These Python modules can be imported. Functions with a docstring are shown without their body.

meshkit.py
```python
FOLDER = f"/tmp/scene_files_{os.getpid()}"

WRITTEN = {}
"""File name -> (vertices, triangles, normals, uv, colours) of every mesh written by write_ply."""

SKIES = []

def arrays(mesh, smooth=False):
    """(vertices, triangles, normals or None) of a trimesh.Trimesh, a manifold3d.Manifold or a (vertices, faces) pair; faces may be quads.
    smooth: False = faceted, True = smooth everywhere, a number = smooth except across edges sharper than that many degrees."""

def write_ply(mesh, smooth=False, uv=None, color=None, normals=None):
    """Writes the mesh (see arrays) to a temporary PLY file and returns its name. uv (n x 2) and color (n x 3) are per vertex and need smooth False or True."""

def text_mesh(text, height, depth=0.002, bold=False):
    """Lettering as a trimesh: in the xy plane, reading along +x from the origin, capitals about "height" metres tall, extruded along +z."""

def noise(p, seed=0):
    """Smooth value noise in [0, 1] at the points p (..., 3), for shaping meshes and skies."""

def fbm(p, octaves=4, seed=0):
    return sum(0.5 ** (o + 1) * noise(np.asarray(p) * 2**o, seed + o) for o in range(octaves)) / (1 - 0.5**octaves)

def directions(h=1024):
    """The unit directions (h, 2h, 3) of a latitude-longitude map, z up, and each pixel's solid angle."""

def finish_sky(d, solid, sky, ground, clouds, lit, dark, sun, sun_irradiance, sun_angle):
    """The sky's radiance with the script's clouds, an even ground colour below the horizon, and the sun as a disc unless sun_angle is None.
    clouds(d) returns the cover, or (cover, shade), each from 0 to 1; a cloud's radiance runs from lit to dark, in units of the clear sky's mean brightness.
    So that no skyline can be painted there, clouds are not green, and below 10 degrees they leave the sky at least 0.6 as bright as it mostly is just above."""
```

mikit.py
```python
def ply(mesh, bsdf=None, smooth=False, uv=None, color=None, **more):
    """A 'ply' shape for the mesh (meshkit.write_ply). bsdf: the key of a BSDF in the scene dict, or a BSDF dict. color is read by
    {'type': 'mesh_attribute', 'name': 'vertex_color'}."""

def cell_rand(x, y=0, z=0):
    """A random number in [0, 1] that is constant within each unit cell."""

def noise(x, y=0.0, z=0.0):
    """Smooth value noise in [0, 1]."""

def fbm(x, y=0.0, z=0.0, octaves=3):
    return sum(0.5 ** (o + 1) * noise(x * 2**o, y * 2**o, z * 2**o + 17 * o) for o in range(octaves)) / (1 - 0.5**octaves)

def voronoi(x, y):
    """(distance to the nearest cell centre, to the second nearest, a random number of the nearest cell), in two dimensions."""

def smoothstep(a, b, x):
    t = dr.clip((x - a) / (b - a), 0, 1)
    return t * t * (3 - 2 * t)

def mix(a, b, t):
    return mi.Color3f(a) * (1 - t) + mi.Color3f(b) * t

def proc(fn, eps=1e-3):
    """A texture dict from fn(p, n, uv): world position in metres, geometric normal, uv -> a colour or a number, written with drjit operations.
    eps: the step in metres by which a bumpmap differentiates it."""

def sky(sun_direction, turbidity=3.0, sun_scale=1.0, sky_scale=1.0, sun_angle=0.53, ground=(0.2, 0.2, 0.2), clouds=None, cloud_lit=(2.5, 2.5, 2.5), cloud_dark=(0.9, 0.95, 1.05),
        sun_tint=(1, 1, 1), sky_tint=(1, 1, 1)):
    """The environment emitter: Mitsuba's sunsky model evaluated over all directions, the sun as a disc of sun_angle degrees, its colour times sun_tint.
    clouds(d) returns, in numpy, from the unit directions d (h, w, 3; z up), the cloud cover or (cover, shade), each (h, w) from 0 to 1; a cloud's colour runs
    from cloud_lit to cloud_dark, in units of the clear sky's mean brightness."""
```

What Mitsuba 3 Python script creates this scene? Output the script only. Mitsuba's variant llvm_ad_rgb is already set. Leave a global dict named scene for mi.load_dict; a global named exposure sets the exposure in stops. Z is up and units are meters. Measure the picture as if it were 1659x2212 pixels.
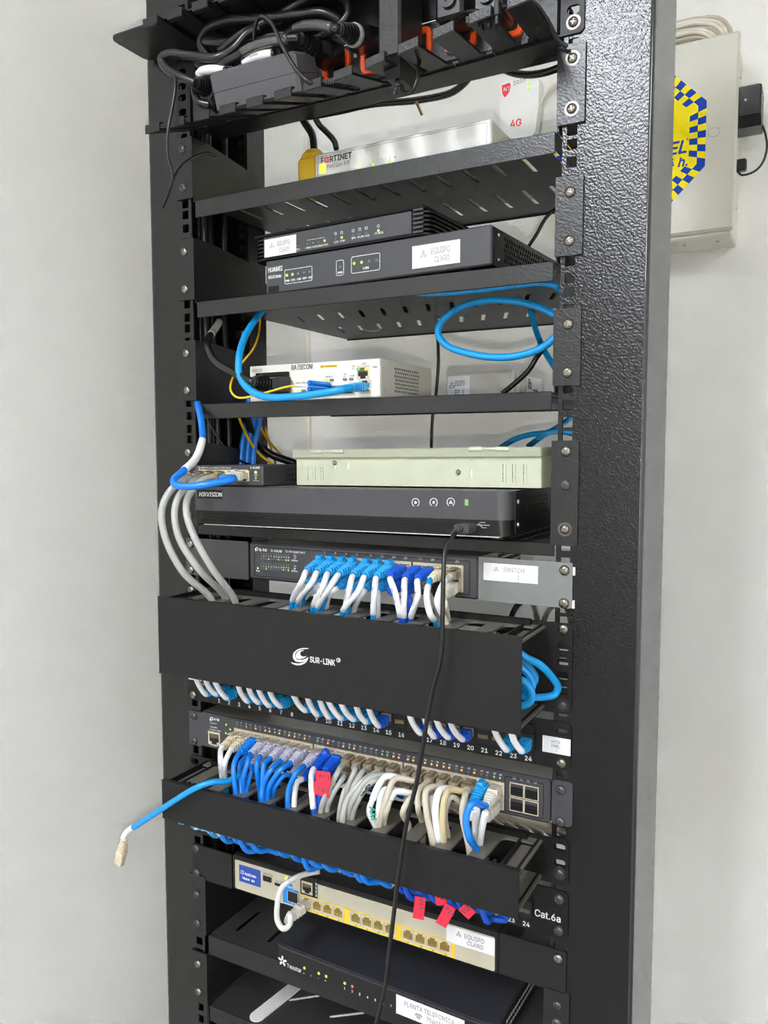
import math, numpy as np, trimesh, mitsuba as mi, mikit, meshkit, drjit as dr
import manifold3d as m3
from shapely.geometry import Polygon, box as sbox, Point, LineString
from shapely.ops import unary_union
from shapely import affinity
from mikit import proc, noise, fbm, smoothstep, mix
T = mi.ScalarTransform4f
scene, labels = {}, {}
# ---------------------------------------------------------------- camera, lights, exposure
F, CAM, YAW, PITCH, ROLL = 1734.46, np.array([.4412, -.7522, 1.45]), .494139, .0757416, -.00086
cyw, syw, cpt, spt = math.cos(YAW), math.sin(YAW), math.cos(PITCH), math.sin(PITCH)
FWD = np.array([-syw*cpt, cyw*cpt, -spt]); RGT = np.array([cyw, syw, 0.]); UP = np.cross(RGT, FWD)
RGT, UP = math.cos(ROLL)*RGT+math.sin(ROLL)*UP, -math.sin(ROLL)*RGT+math.cos(ROLL)*UP
scene['camera'] = {'type': 'perspective', 'fov': math.degrees(2*math.atan(829.5/F)), 'fov_axis': 'x', 'near_clip': .05, 'far_clip': 50.,
                   'to_world': T().look_at(origin=CAM.tolist(), target=(CAM+FWD).tolist(), up=UP.tolist())}
exposure = 0.8
def rgb(r, g, b): return {'type': 'rgb', 'value': [r, g, b]}
def at(px, py, x=None, y=None, z=None):
    "the point of the plane x=, y= or z= that the photograph shows at (px, py)"
    d = (px-829.5)/F*RGT-(py-1106)/F*UP+FWD
    i, v = (0, x) if x is not None else (1, y) if y is not None else (2, z)
    return CAM+d*((v-CAM[i])/d[i])
WALL_Y, WALL_X = .55, -.425
LAMP = 21.
# ceiling panel in front of the rack; the other three are added fill lights
def lamp_panel(key, x, y, w, d, power, label):
    scene[key+'__diffuser'] = {'type': 'rectangle', 'to_world': T().translate([x, y, 2.585]).scale([w/2, d/2, 1]).rotate([1, 0, 0], 180), 'emitter': {'type': 'area', 'radiance': rgb(power*.95, power*.99, power*1.06)}}
    labels[key] = {'label': label, 'category': 'ceiling light'}
lamp_panel('ceiling_light', -.1, -1.7, .24, 1.3, LAMP*1.35, 'long ceiling light panel nearest the equipment rack')
lamp_panel('ceiling_light_001', 1.7, -1.7, .24, 1.3, LAMP*.65, 'added fill light panel over the right side of the room')  # added as fill light from the right
lamp_panel('ceiling_light_002', -.1, -4., .24, 1.3, LAMP*2., 'added fill light panel deep in the room behind the camera')  # added so low light passes between the shelves onto the wall
lamp_panel('ceiling_light_003', 1.7, -4., .24, 1.3, LAMP*2., 'added fill light panel deep in the room on the right')  # second light added to brighten the wall behind the rack
# the phone's own lamp, just under its lens: it throws the faint shadows seen on the wall behind the shelves
scene['phone_flash'] = {'type': 'point', 'position': [.441, -.757, 1.420], 'intensity': rgb(.72, .66, .53)}
# ---------------------------------------------------------------- materials
def mat(key, col, rough=.5, metal=0., spec=.5, bump=None, **kw):
    b = {'type': 'principled', 'base_color': col if isinstance(col, dict) else rgb(*col), 'roughness': rough, 'metallic': metal, 'specular': spec, **kw}
    if bump: b = {'type': 'bumpmap', 'arbitrary': proc(bump[0], bump[2] if len(bump) > 2 else 3e-4), 'scale': bump[1], 'bsdf': b}
    scene[key] = {'type': 'twosided', 'bsdf': b}
def g_(v): return (v, v, v*1.03)
def wallcol(p, n, uv):
    s = smoothstep(.62, .74, fbm(p.x*2.3+3, p.y*2.3, p.z*2.3, 3))
    return mix([.82, .822, .805], [.80, .797, .77], s)
mat('m_wall', proc(wallcol), .8, bump=(lambda p, n, uv: fbm(p.x*60, p.y*60, p.z*60, 2), .0006, 2e-3))
mat('m_floor', (.20, .195, .185), .4); mat('m_wallrear', (.16, .16, .16), .8); mat('m_ceiling', (.82, .82, .8), .9)
def orange(p, n, uv): return fbm(p.x*620, p.y*620, p.z*620, 2)
mat('m_post', g_(.003), .22, spec=.55, bump=(orange, .00026))
mat('m_postside', g_(.012), .14, spec=1.)
mat('m_platelit', g_(.022), .4, spec=.4, bump=(orange, .0002))  # shelf plates: black lightened to stand for bounced light on their undersides
mat('m_powder', g_(.007), .36, spec=.4, bump=(orange, .00025))
mat('m_lip', g_(.009), .3, spec=.5, bump=(orange, .00018))
mat('m_black', g_(.004), .42, spec=.3); mat('m_blackmatte', g_(.009), .6, spec=.3); mat('m_soot', g_(.004), .7, spec=.3); mat('m_cover', g_(.0075), .5, spec=.25)
mat('m_hole', (.004, .004, .004), .8); mat('m_cord', g_(.006), .27, spec=.5)
mat('m_grey', (.035, .036, .041), .42, bump=(orange, .0001)); mat('m_ear', (.125, .135, .135), .45)
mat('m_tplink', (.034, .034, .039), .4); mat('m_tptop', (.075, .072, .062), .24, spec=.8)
mat('m_greybrick', (.058, .058, .066), .5)
mat('m_raise', (.66, .66, .60), .4); mat('m_gateplate', (.44, .41, .32), .45); mat('m_goldwell', (.16, .115, .012), .4); mat('m_lidlit', (.016, .017, .022), .45); mat('m_raiseside', (.48, .47, .43), .4); mat('m_forti', (.86, .87, .85), .35)
mat('m_cream', (.43, .46, .35), .4); mat('m_creamdark', (.40, .42, .33), .4); mat('m_creamlidshade', (.27, .29, .215), .45)
mat('m_white', (.78, .79, .81), .45); mat('m_paper', (.74, .75, .77), .5); mat('m_offwhite', (.72, .68, .60), .45)
mat('m_ink', (.05, .05, .06), .6); mat('m_inkgrey', (.25, .25, .26), .6); mat('m_print', (.75, .77, .78), .5); mat('m_printdim', (.35, .36, .38), .5)
mat('m_cyan', (.005, .255, .62), .34, spec=.5); mat('m_cyanboot', (.008, .25, .58), .42); mat('m_blue', (.004, .16, .62), .3, spec=.5); mat('m_navy', (.004, .06, .42), .36); mat('m_navyboot', (.004, .07, .45), .42)
mat('m_greycord', (.34, .35, .33), .4); mat('m_beigecord', (.48, .44, .36), .42); mat('m_yellowcord', (.55, .47, .28), .42); mat('m_whitecord', (.60, .60, .58), .4)
mat('m_fibre', (.85, .52, .01), .4); mat('m_yellow', (.80, .50, .02), .4); mat('m_red', (.78, .02, .05), .45); mat('m_orange', (.85, .09, .015), .35)
mat('m_steel', (.55, .54, .52), .3, 1.); mat('m_nickel', (.27, .245, .21), .3, 1.); mat('m_screwblack', (.03, .03, .032), .3, .0, spec=.7); mat('m_brass', (.55, .42, .22), .3, 1.)
mat('m_portgold', (.50, .44, .34), .4); mat('m_portyellow', (.75, .52, .03), .45); mat('m_boxgrey', (.56, .55, .48), .33, bump=(orange, .0004)); mat('m_stickblue', (.002, .035, .34), .5, spec=.2); mat('m_stickyellow', (.90, .74, .004), .5, spec=.2)
mat('m_ledoff', (.10, .11, .11), .3); mat('m_audioblue', (.015, .05, .30), .35); mat('m_portblue', (.01, .20, .62), .4)
def clear(key, tint, st=.55, rough=.18): scene[key] = {'type': 'principled', 'base_color': rgb(*tint), 'roughness': rough, 'spec_trans': st, 'eta': 1.45}
mat('m_clearplug', (.36, .33, .28), .18, spec=.8); mat('m_clearboot', (.42, .42, .52), .18, spec=.9); mat('m_clearbeige', (.58, .52, .38), .25, spec=.7); mat('m_smokeplug', (.15, .125, .085), .14, spec=1.); mat('m_greyboot', (.56, .54, .48), .4)
def glow(key, col): scene[key] = {'type': 'diffuse', 'reflectance': rgb(.1, .1, .1)}; GLOW[key] = col
GLOW = {}
for k, c in dict(m_ledgreen=(.30, .95, .02), m_ledorange=(1., .30, .02), m_ledred=(1., .03, .02), m_ledyellow=(.85, .95, .05), m_leddim=(.08, .30, .04)).items(): glow(k, c)
# ---------------------------------------------------------------- helpers: names
used = set()
def nm(name, parent=None):
    b = f'{parent}__{name}' if parent else name
    k, i = b, 0
    while k in used: i += 1; k = f'{b}_{i:03d}'
    used.add(k); return k
def tag(key, label=None, cat=None, group=None, kind=None):
    d = labels.setdefault(key, {})
    for a, v in (('label', label), ('category', cat), ('group', group), ('kind', kind)):
        if v: d[a] = v
    return key
def thing(name, label, cat, group=None):
    k = nm(name); return tag(k, label, cat, group)
def S(mesh, m, smooth=False):
    if isinstance(mesh, list): mesh = cat_(mesh)
    d = mikit.ply(mesh, m, smooth=smooth)
    if m in GLOW: d['emitter'] = {'type': 'area', 'radiance': rgb(*GLOW[m])}
    return d
def add(name, mesh, m=None, parent=None, smooth=False, M=None, label=None, cat=None, group=None, kind=None):
    k = nm(name, parent)
    d = dict(mesh) if isinstance(mesh, dict) else S(mesh, m, smooth)
    if M is not None: d['to_world'] = T(np.asarray(M).tolist())
    scene[k] = d
    if label or cat or kind: tag(k, label, cat, group, kind)
    return k
# ---------------------------------------------------------------- helpers: shapes
cat_ = trimesh.util.concatenate
def bx(x0, x1, y0, y1, z0, z1, c=0.):
    if c <= 0:
        m = trimesh.creation.box((abs(x1-x0), abs(y1-y0), abs(z1-z0))); m.apply_translation(((x0+x1)/2, (y0+y1)/2, (z0+z1)/2)); return m
    pts = []
    for sx in (0, 1):
        for sy in (0, 1):
            for sz in (0, 1):
                q = [(x0, x1)[sx], (y0, y1)[sy], (z0, z1)[sz]]; s = [1-2*sx, 1-2*sy, 1-2*sz]
                for k in range(3):
                    p = list(q)
                    for j in range(3):
                        if j != k: p[j] += s[j]*c
                    pts.append(p)
    return trimesh.Trimesh(pts).convex_hull
def rrect(x0, x1, z0, z1, r, n=5):
    if r <= 0: return sbox(x0, z0, x1, z1)
    return sbox(x0+r, z0+r, x1-r, z1-r).buffer(r, quad_segs=n)
def ext(poly, d):
    ps = list(getattr(poly, 'geoms', [poly]))
    return cat_([trimesh.creation.extrude_polygon(p, d, engine='earcut') for p in ps if p.area > 1e-10])
RX = np.array([[1, 0, 0, 0], [0, 0, -1, 0], [0, 1, 0, 0], [0, 0, 0, 1.]])   # drawing plane xy -> x z, extrusion towards -y
def fr(poly, y, d):
    "polygon in (x, z), front face at y, thickness d going back to y+d"
    m = ext(poly, d); m.apply_transform(RX); m.apply_translation((0, y+d, 0)); return m
def flat(poly, z, d):
    "polygon in (x, y), top at z, thickness d below"
    m = ext(poly, d); m.apply_translation((0, 0, z-d)); return m
def side(poly, x, d):
    "polygon in (y, z) extruded along +x from x to x+d"
    m = ext(poly, d); m.apply_transform(np.array([[0, 0, 1, x], [1, 0, 0, 0], [0, 1, 0, 0], [0, 0, 0, 1.]])); return m
def mv(m, x=0, y=0, z=0, rx=0, ry=0, rz=0):
    m = m.copy()
    for a, ax in ((rx, (1, 0, 0)), (ry, (0, 1, 0)), (rz, (0, 0, 1))):
        if a: m.apply_transform(trimesh.transformations.rotation_matrix(math.radians(a), ax))
    m.apply_translation((x, y, z)); return m
def spline(pts, k=8):
    P = np.asarray(pts, float)
    if len(P) == 2: return P[0]+(P[1]-P[0])*np.linspace(0, 1, k+1)[:, None]
    P = np.vstack([2*P[0]-P[1], P, 2*P[-1]-P[-2]]); out = []
    for i in range(1, len(P)-2):
        p0, p1, p2, p3 = P[i-1:i+3]
        t = [0]
        for a, b in ((p0, p1), (p1, p2), (p2, p3)): t.append(t[-1]+max(np.linalg.norm(b-a), 1e-6)**.5)
        for u in np.linspace(t[1], t[2], k, endpoint=False):
            A1 = (t[1]-u)/(t[1]-t[0])*p0+(u-t[0])/(t[1]-t[0])*p1; A2 = (t[2]-u)/(t[2]-t[1])*p1+(u-t[1])/(t[2]-t[1])*p2; A3 = (t[3]-u)/(t[3]-t[2])*p2+(u-t[2])/(t[3]-t[2])*p3
            B1 = (t[2]-u)/(t[2]-t[0])*A1+(u-t[0])/(t[2]-t[0])*A2; B2 = (t[3]-u)/(t[3]-t[1])*A2+(u-t[1])/(t[3]-t[1])*A3
            out.append((t[2]-u)/(t[2]-t[1])*B1+(u-t[1])/(t[2]-t[1])*B2)
    out.append(P[-2]); return np.array(out)
def frames(p, toward=(0, -1, 0)):
    t = np.gradient(p, axis=0); t /= np.linalg.norm(t, axis=1, keepdims=True)+1e-12
    n = np.array(toward, float)+1e-4; a = []
    for ti in t:
        n = n-ti*(n@ti); n /= np.linalg.norm(n)+1e-12; a.append(n)
    a = np.array(a); return t, a, np.cross(t, a)
def sweep(p, r, sides=10, prof=None):
    t, a, b = frames(p); r = np.broadcast_to(r, (len(p),))
    ang = np.arange(sides)*2*np.pi/sides
    u, v = (np.cos(ang), np.sin(ang)) if prof is None else prof
    V = p[:, None]+r[:, None, None]*(u[None, :, None]*a[:, None]+v[None, :, None]*b[:, None])
    s = len(u); n = len(p)
    i, j = np.meshgrid(np.arange(n-1), np.arange(s), indexing='ij')
    q = np.stack([i*s+j, i*s+(j+1) % s, (i+1)*s+(j+1) % s, (i+1)*s+j], -1).reshape(-1, 4)
    f = np.vstack([q[:, [0, 1, 2]], q[:, [0, 2, 3]]])
    V = V.reshape(-1, 3); V = np.vstack([V, p[0], p[-1]]); k = len(V)
    j = np.arange(s)
    f = np.vstack([f, np.stack([(j+1) % s, j, j*0+k-2], 1), np.stack([(n-1)*s+j, (n-1)*s+(j+1) % s, j*0+k-1], 1)])
    return trimesh.Trimesh(V, f, process=False)
def tube(pts, r, sides=10, k=8): return sweep(spline(pts, k), r, sides)
TXT = {}
def txt(s, h, bold=False, depth=.0003):
    key = (s, bold)
    if key not in TXT: TXT[key] = meshkit.text_mesh(s, 1., 1., bold)
    m = TXT[key].copy(); m.apply_scale((h, h, depth)); return m
def textf(s, h, x, z, y, bold=False, anchor='l', sx=1., rot=0, shear=0., depth=.0003):
    "lettering standing on the front plane y, reading along +x, baseline at z"
    m = txt(s, h, bold, depth)
    w = m.bounds[1][0]*sx
    m.apply_scale((sx, 1, 1))
    if shear: m.vertices[:, 0] += m.vertices[:, 1]*shear
    m.apply_translation((-{'l': 0, 'c': .5, 'r': 1}[anchor]*w, 0, 0))
    if rot: m = mv(m, rz=rot)
    m.apply_transform(RX); m.apply_translation((x, y, z)); return m
def lathe(prof, n=24):
    "profile [(radius, height)], axis along +z"
    m = trimesh.creation.revolve(np.array(prof, float), sections=n); m.fix_normals(); return m
def toY(m):
    "axis +z -> -y (towards the front)"
    m = m.copy(); m.apply_transform(RX); return m
def disc(x, z, y, r, d=.0006, n=14): return mv(toY(lathe([(0, 0), (r, 0), (r, d*.6), (r*.7, d), (0, d)], n)), x, y, z)
def ring(x0, x1, z0, z1, r, w, y, d=.0003):
    o = rrect(x0, x1, z0, z1, r); return fr(o.difference(o.buffer(-w)), y-d, d)
def man(m): return m3.Manifold(m3.Mesh(np.asarray(m.vertices, np.float32), np.asarray(m.faces, np.uint32)))
def unman(M):
    q = M.to_mesh(); return trimesh.Trimesh(np.array(q.vert_properties[:, :3]), np.array(q.tri_verts), process=False)
# a pan-head screw with a cross recess; axis towards -y
def screw_mesh(r=.0052, h=.0034, washer=0.):
    a = np.linspace(0, np.pi/2, 7); prof = [(r, -.0006)]+[(r*math.cos(t)**.75 if t < 1.57 else 0., h*math.sin(t)) for t in a]
    prof = [(0, -.0006)]+prof; prof[-1] = (0, h)
    d = man(lathe(prof, 22))
    for w, l in ((.00072, .0027), (.0027, .00072)):
        c = trimesh.creation.box((2*w, 2*l, .003)); c.apply_translation((0, 0, h+.0003)); d = d-man(c)
    m = unman(d)
    if washer: m = cat_([m, lathe([(r*.7, -.0012), (washer, -.0012), (washer, 0), (r*.7, 0)], 26)])
    return toY(m)
SCREW = {'nickel': S(screw_mesh(), 'm_nickel', 35), 'black': S(screw_mesh(), 'm_screwblack', 35), 'washer': S(screw_mesh(.0046, .003, .0068), 'm_nickel', 35), 'blackwasher': S(screw_mesh(.0046, .003, .0066), 'm_screwblack', 35), 'dark': S(screw_mesh(), 'm_screwblack', 35)}
def screw(parent, x, z, y=-.003, kind='nickel', rot=0.):
    M = trimesh.transformations.translation_matrix((x, y, z))@trimesh.transformations.rotation_matrix(math.radians(rot), (0, 1, 0))
    add('screw', SCREW[kind], parent=parent, M=M)
def led(parent, x, z, y, r=.0013, m='m_ledgreen'): add('indicator_light', disc(x, z, y, r), m, parent)
# ---------------------------------------------------------------- room
def struct(name, mesh, m): add(name, mesh, m); tag(name, kind='structure')
struct('wall_back', bx(WALL_X-.1, 3., WALL_Y, WALL_Y+.1, 0, 2.6), 'm_wall'); tag('wall_back', 'plain white painted wall behind the rack')
struct('wall_left', bx(WALL_X-.1, WALL_X, -1.3, WALL_Y, 0, 2.6), 'm_wall'); struct('wall_far_left', bx(-3.1, -3., -6.1, -1.2, 0, 2.6), 'm_wallrear'); struct('wall_return', bx(-3.1, WALL_X-.1, -1.3, -1.2, 0, 2.6), 'm_wall'); tag('wall_left', 'plain white painted wall left of the rack')
struct('wall_right', bx(3., 3.1, -6., WALL_Y+.1, 0, 2.6), 'm_wall'); struct('wall_rear', bx(-3.1, 3.1, -6.1, -6., 0, 2.6), 'm_wall')
struct('floor', bx(-3.1, 3.1, -6.1, WALL_Y+.1, -.1, 0), 'm_floor'); struct('ceiling', bx(-3.1, 3.1, -6.1, WALL_Y+.1, 2.6, 2.7), 'm_ceiling')
for i, (x, y) in enumerate(((-.1, -1.7), (1.7, -1.7), (-.1, -4.), (1.7, -4.))):
    o = sbox(x-.135, y-.665, x+.135, y+.665); add('frame', flat(o.difference(o.buffer(-.016)), 2.6, .02), 'm_white', ['ceiling_light', 'ceiling_light_001', 'ceiling_light_002', 'ceiling_light_003'][i])
add('wall_seam', bx(WALL_X, WALL_X+.006, WALL_Y-.006, WALL_Y, 0, 2.6), 'm_offwhite', 'wall_back')
# ---------------------------------------------------------------- rack frame
rack = thing('equipment_rack', 'black two-post steel equipment rack with textured paint and square-holed rails', 'rack')
ZB, ZT = 0.0, 2.06
HZ = [1.7437-.04445*k+o for k in range(-8, 26) for o in (0., -.0127, -.0286)]
HZ = [z for z in HZ if .5 < z < 2.05]
def holes(x, zs): return unary_union([rrect(x-.0048, x+.0048, z-.0048, z+.0048, .001, 2) for z in zs])
def post(s):
    xi, xo = (.2234, .304) if s > 0 else (-.2234, -.2905)
    a, b = min(xi, xo), max(xi, xo)
    fl = sbox(a, ZB, b, ZT).difference(holes(s*.2325, HZ))
    if s > 0: fl = sbox(a, ZB, b-.004, ZT).difference(holes(.2325, HZ))
    else: fl = sbox(a+.004, ZB, b, ZT).difference(holes(-.2325, HZ))
    name = 'front_rail'
    add(name, fr(fl, .0, .002), 'm_post', rack)
    # rounded outer fold and the web that runs back from it
    ang = np.linspace(0, np.pi/2, 6); r = .004
    cx = xo-s*r
    prof = [(cx+s*r*math.sin(t), r-r*math.cos(t)) for t in ang]+[(xo, .108)]
    inner = [(xo-s*.002, .108), (xo-s*.002, .004), (cx, .002)]
    pg = Polygon(prof+inner)
    m = ext(pg if pg.is_valid else pg.buffer(0), ZT-ZB); m.apply_translation((0, 0, ZB))
    add('side_panel', m, 'm_postside', rack, smooth=35)
    add('rear_rail', fr(sbox(a+.002, ZB, b-.002, ZT).difference(holes(s*.2325, HZ)), .106, .002), 'm_post', rack)
    add('rail_return', bx(s*.2234, s*.2254, .108, .145, ZB, ZT), 'm_post', rack)
    add('base_foot', bx(a, b, -.15, .3, 0, .02, .003), 'm_post', rack)
post(1); post(-1)
add('cross_beam', bx(-.2234, .2234, .09, .106, 1.99, 2.05, .002), 'm_post', rack)
# ---------------------------------------------------------------- shelves
def shelf(label, zt, lip, ears, screws, depth, rows, pitch=.0325, x0=.007, ear_r=None, lipx=.217, mlip='m_lip', skew=0., slotw=.0055, kinds=None, extra=(), rear=.004):
    t = thing('rack_shelf', label, 'shelf', )
    slots = list(extra)
    for yc, ln in rows:
        n = int(.2/pitch)
        for k in range(-n-1, n+2):
            x = x0+k*pitch
            if abs(x) < .205: slots.append(LineString([(x+skew*ln/2, yc-ln/2), (x-skew*ln/2, yc+ln/2)]).buffer(slotw/2, quad_segs=3))
    pl = sbox(-.2175, .001, .2175, depth).difference(unary_union(slots)) if slots else sbox(-.2175, .001, .2175, depth)
    add('plate', flat(pl, zt-.0008, .0014), 'm_platelit', t)
    add('front_lip', bx(-lipx, lipx, -.001, .001, zt-lip, zt, .0006), mlip, t)
    add('rear_lip', bx(-.2175, .2175, depth-.0016, depth, zt-rear, zt-.001), 'm_powder', t)
    for s in (-1, 1):
        z0, z1 = ears if s < 0 or ear_r is None else ear_r
        h = z1-zt
        a = sorted((s*.2185, s*.2444))
        sc = screws if s < 0 or not isinstance(screws, dict) else screws
        zs = screws['l' if s < 0 else 'r'] if isinstance(screws, dict) else screws
        add('mounting_ear', fr(rrect(*a, z0, z1, .0008, 2), -.003, .0028), 'm_lip' if s > 0 else 'm_powder', t)
        pg = Polygon([(.0, zt-.001), (0, z1), (.03, z1), (.10, z1-.1*h), (min(depth*.75, .2), zt+.2*h), (depth, zt+.012), (depth, zt-.001)])
        add('gusset', side(pg, *( (s*.2195-.0007, .0014))), 'm_powder', t)
        for i, z in enumerate(zs):
            kd = (kinds or {}).get('l' if s < 0 else 'r', 'nickel'); kd = kd if isinstance(kd, str) else kd[i]
            screw(t, s*.2325, z, -.003, kd, (i*37+zt*900) % 90)
    return t
sh1 = shelf('black slotted rack shelf carrying the white firewall, topmost shelf', 1.7452, .0198, (1.7485, 1.8188), [1.8059, 1.7615], .24, [(.066, .05), (.172, .056)], kinds={'l': ['dark', 'dark'], 'r': 'washer'})
sh2 = shelf('black slotted rack shelf carrying the two dark routers', 1.6275, .0185, (1.6305, 1.7025), [1.6875, 1.6437], .35, [(.050, .042), (.156, .042), (.260, .047)], pitch=.0313, x0=.014, slotw=.0052, skew=.42)
sh3 = shelf('black rack shelf carrying the white fibre switch box with a power cord', 1.5065, .0178, (1.511, 1.5825), [1.5676, 1.5233], .30, [(.07, .045), (.17, .045)])
sh4 = shelf('black vented rack shelf under the video recorder', 1.3615, .0125, (1.36, 1.4597), {'l': [1.4485, 1.421, 1.372], 'r': [1.4497, 1.4178, 1.3758]}, .35, [(.03+.022*k, .012) for k in range(14)], pitch=.0165, x0=0, lipx=.222, mlip='m_powder', slotw=.004, kinds={'r': ['nickel', 'dark', 'washer']})
sh5 = shelf('black rack shelf carrying the black telephone exchange', .8385, .025, (.8385, .915), {'l': [.8892, .8512], 'r': [.8822]}, .35, [(.05, .045), (.15, .045), (.25, .045)], pitch=.05, mlip='m_powder', kinds={'l': 'dark', 'r': 'dark'})
sh6 = shelf('bottom black rack shelf with a loose white strap lying on it', .7445, .02, (.7445, .813), {'l': [.7970, .7600], 'r': [.7925, .7600]}, .35, [(.23, .045)], pitch=.05, x0=.02, extra=[LineString([at(a, b, z=.7445)[:2], at(c, d, z=.7445)[:2]]).buffer(.0028, quad_segs=3) for a, b, c, d in ((628, 2158, 687, 2149), (716, 2194, 783, 2186), (1163, 2170, 1168, 2210))], mlip='m_powder', kinds={'l': 'nickel', 'r': 'dark'})
# ---------------------------------------------------------------- printing helpers
BEND = [None]      # a transform for everything placed while it is set (a device standing a little askew)
_add = add
def add(name, mesh, m=None, parent=None, smooth=False, M=None, **kw):
    if BEND[0] is not None: M = BEND[0] if M is None else BEND[0]@np.asarray(M)
    return _add(name, mesh, m, parent, smooth, M, **kw)
def askew(x, y, z, rz=0, ry=0):
    tr = trimesh.transformations
    return tr.translation_matrix((x, y, z))@tr.rotation_matrix(math.radians(rz), (0, 0, 1))@tr.rotation_matrix(math.radians(ry), (0, 1, 0))@tr.translation_matrix((-x, -y, -z))
def lettering(parent, items, m, y, name='lettering'):
    "items: (text, x, z, height[, width[, bold]]) -> one part per colour"
    ms = []
    for it in items:
        s, x, z, h = it[:4]; w = it[4] if len(it) > 4 else None; b = it[5] if len(it) > 5 else False
        q = txt(s, h, b); k = 1. if not w else w/max(q.bounds[1][0], 1e-6)
        q.apply_scale((k, 1, 1)); q.apply_transform(RX); q.apply_translation((x, y, z)); ms.append(q)
    return add(name, cat_(ms), m, parent)
def P(c, y):
    "letter placing from the photograph: c(px,py) -> x, z on the plane y"
    p = at(*c, y=y); return p[0], p[2]
def tline(s, p0, p1, h, y, b=False):
    x0, z0 = P(p0, y); x1, z1 = P(p1, y)
    return (s, x0, (z0+z1)/2, h, x1-x0, b)
def net_icon(x, z, s, y):
    q = []
    for dx, dz in ((0, .55), (-.5, -.35), (.5, -.35)): q.append(ring(x+(dx-.28)*s, x+(dx+.28)*s, z+(dz-.1)*s, z+(dz+.3)*s, .01*s, .09*s, y)); q.append(fr(sbox(x+(dx-.32)*s, z+(dz-.3)*s, x+(dx+.32)*s, z+(dz-.18)*s), y-.0003, .0003))
    q.append(fr(sbox(x-.5*s, z-.06*s, x+.5*s, z+.02*s).union(sbox(x-.04*s, z, x+.04*s, z+.3*s)), y-.0003, .0003))
    return q
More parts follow.
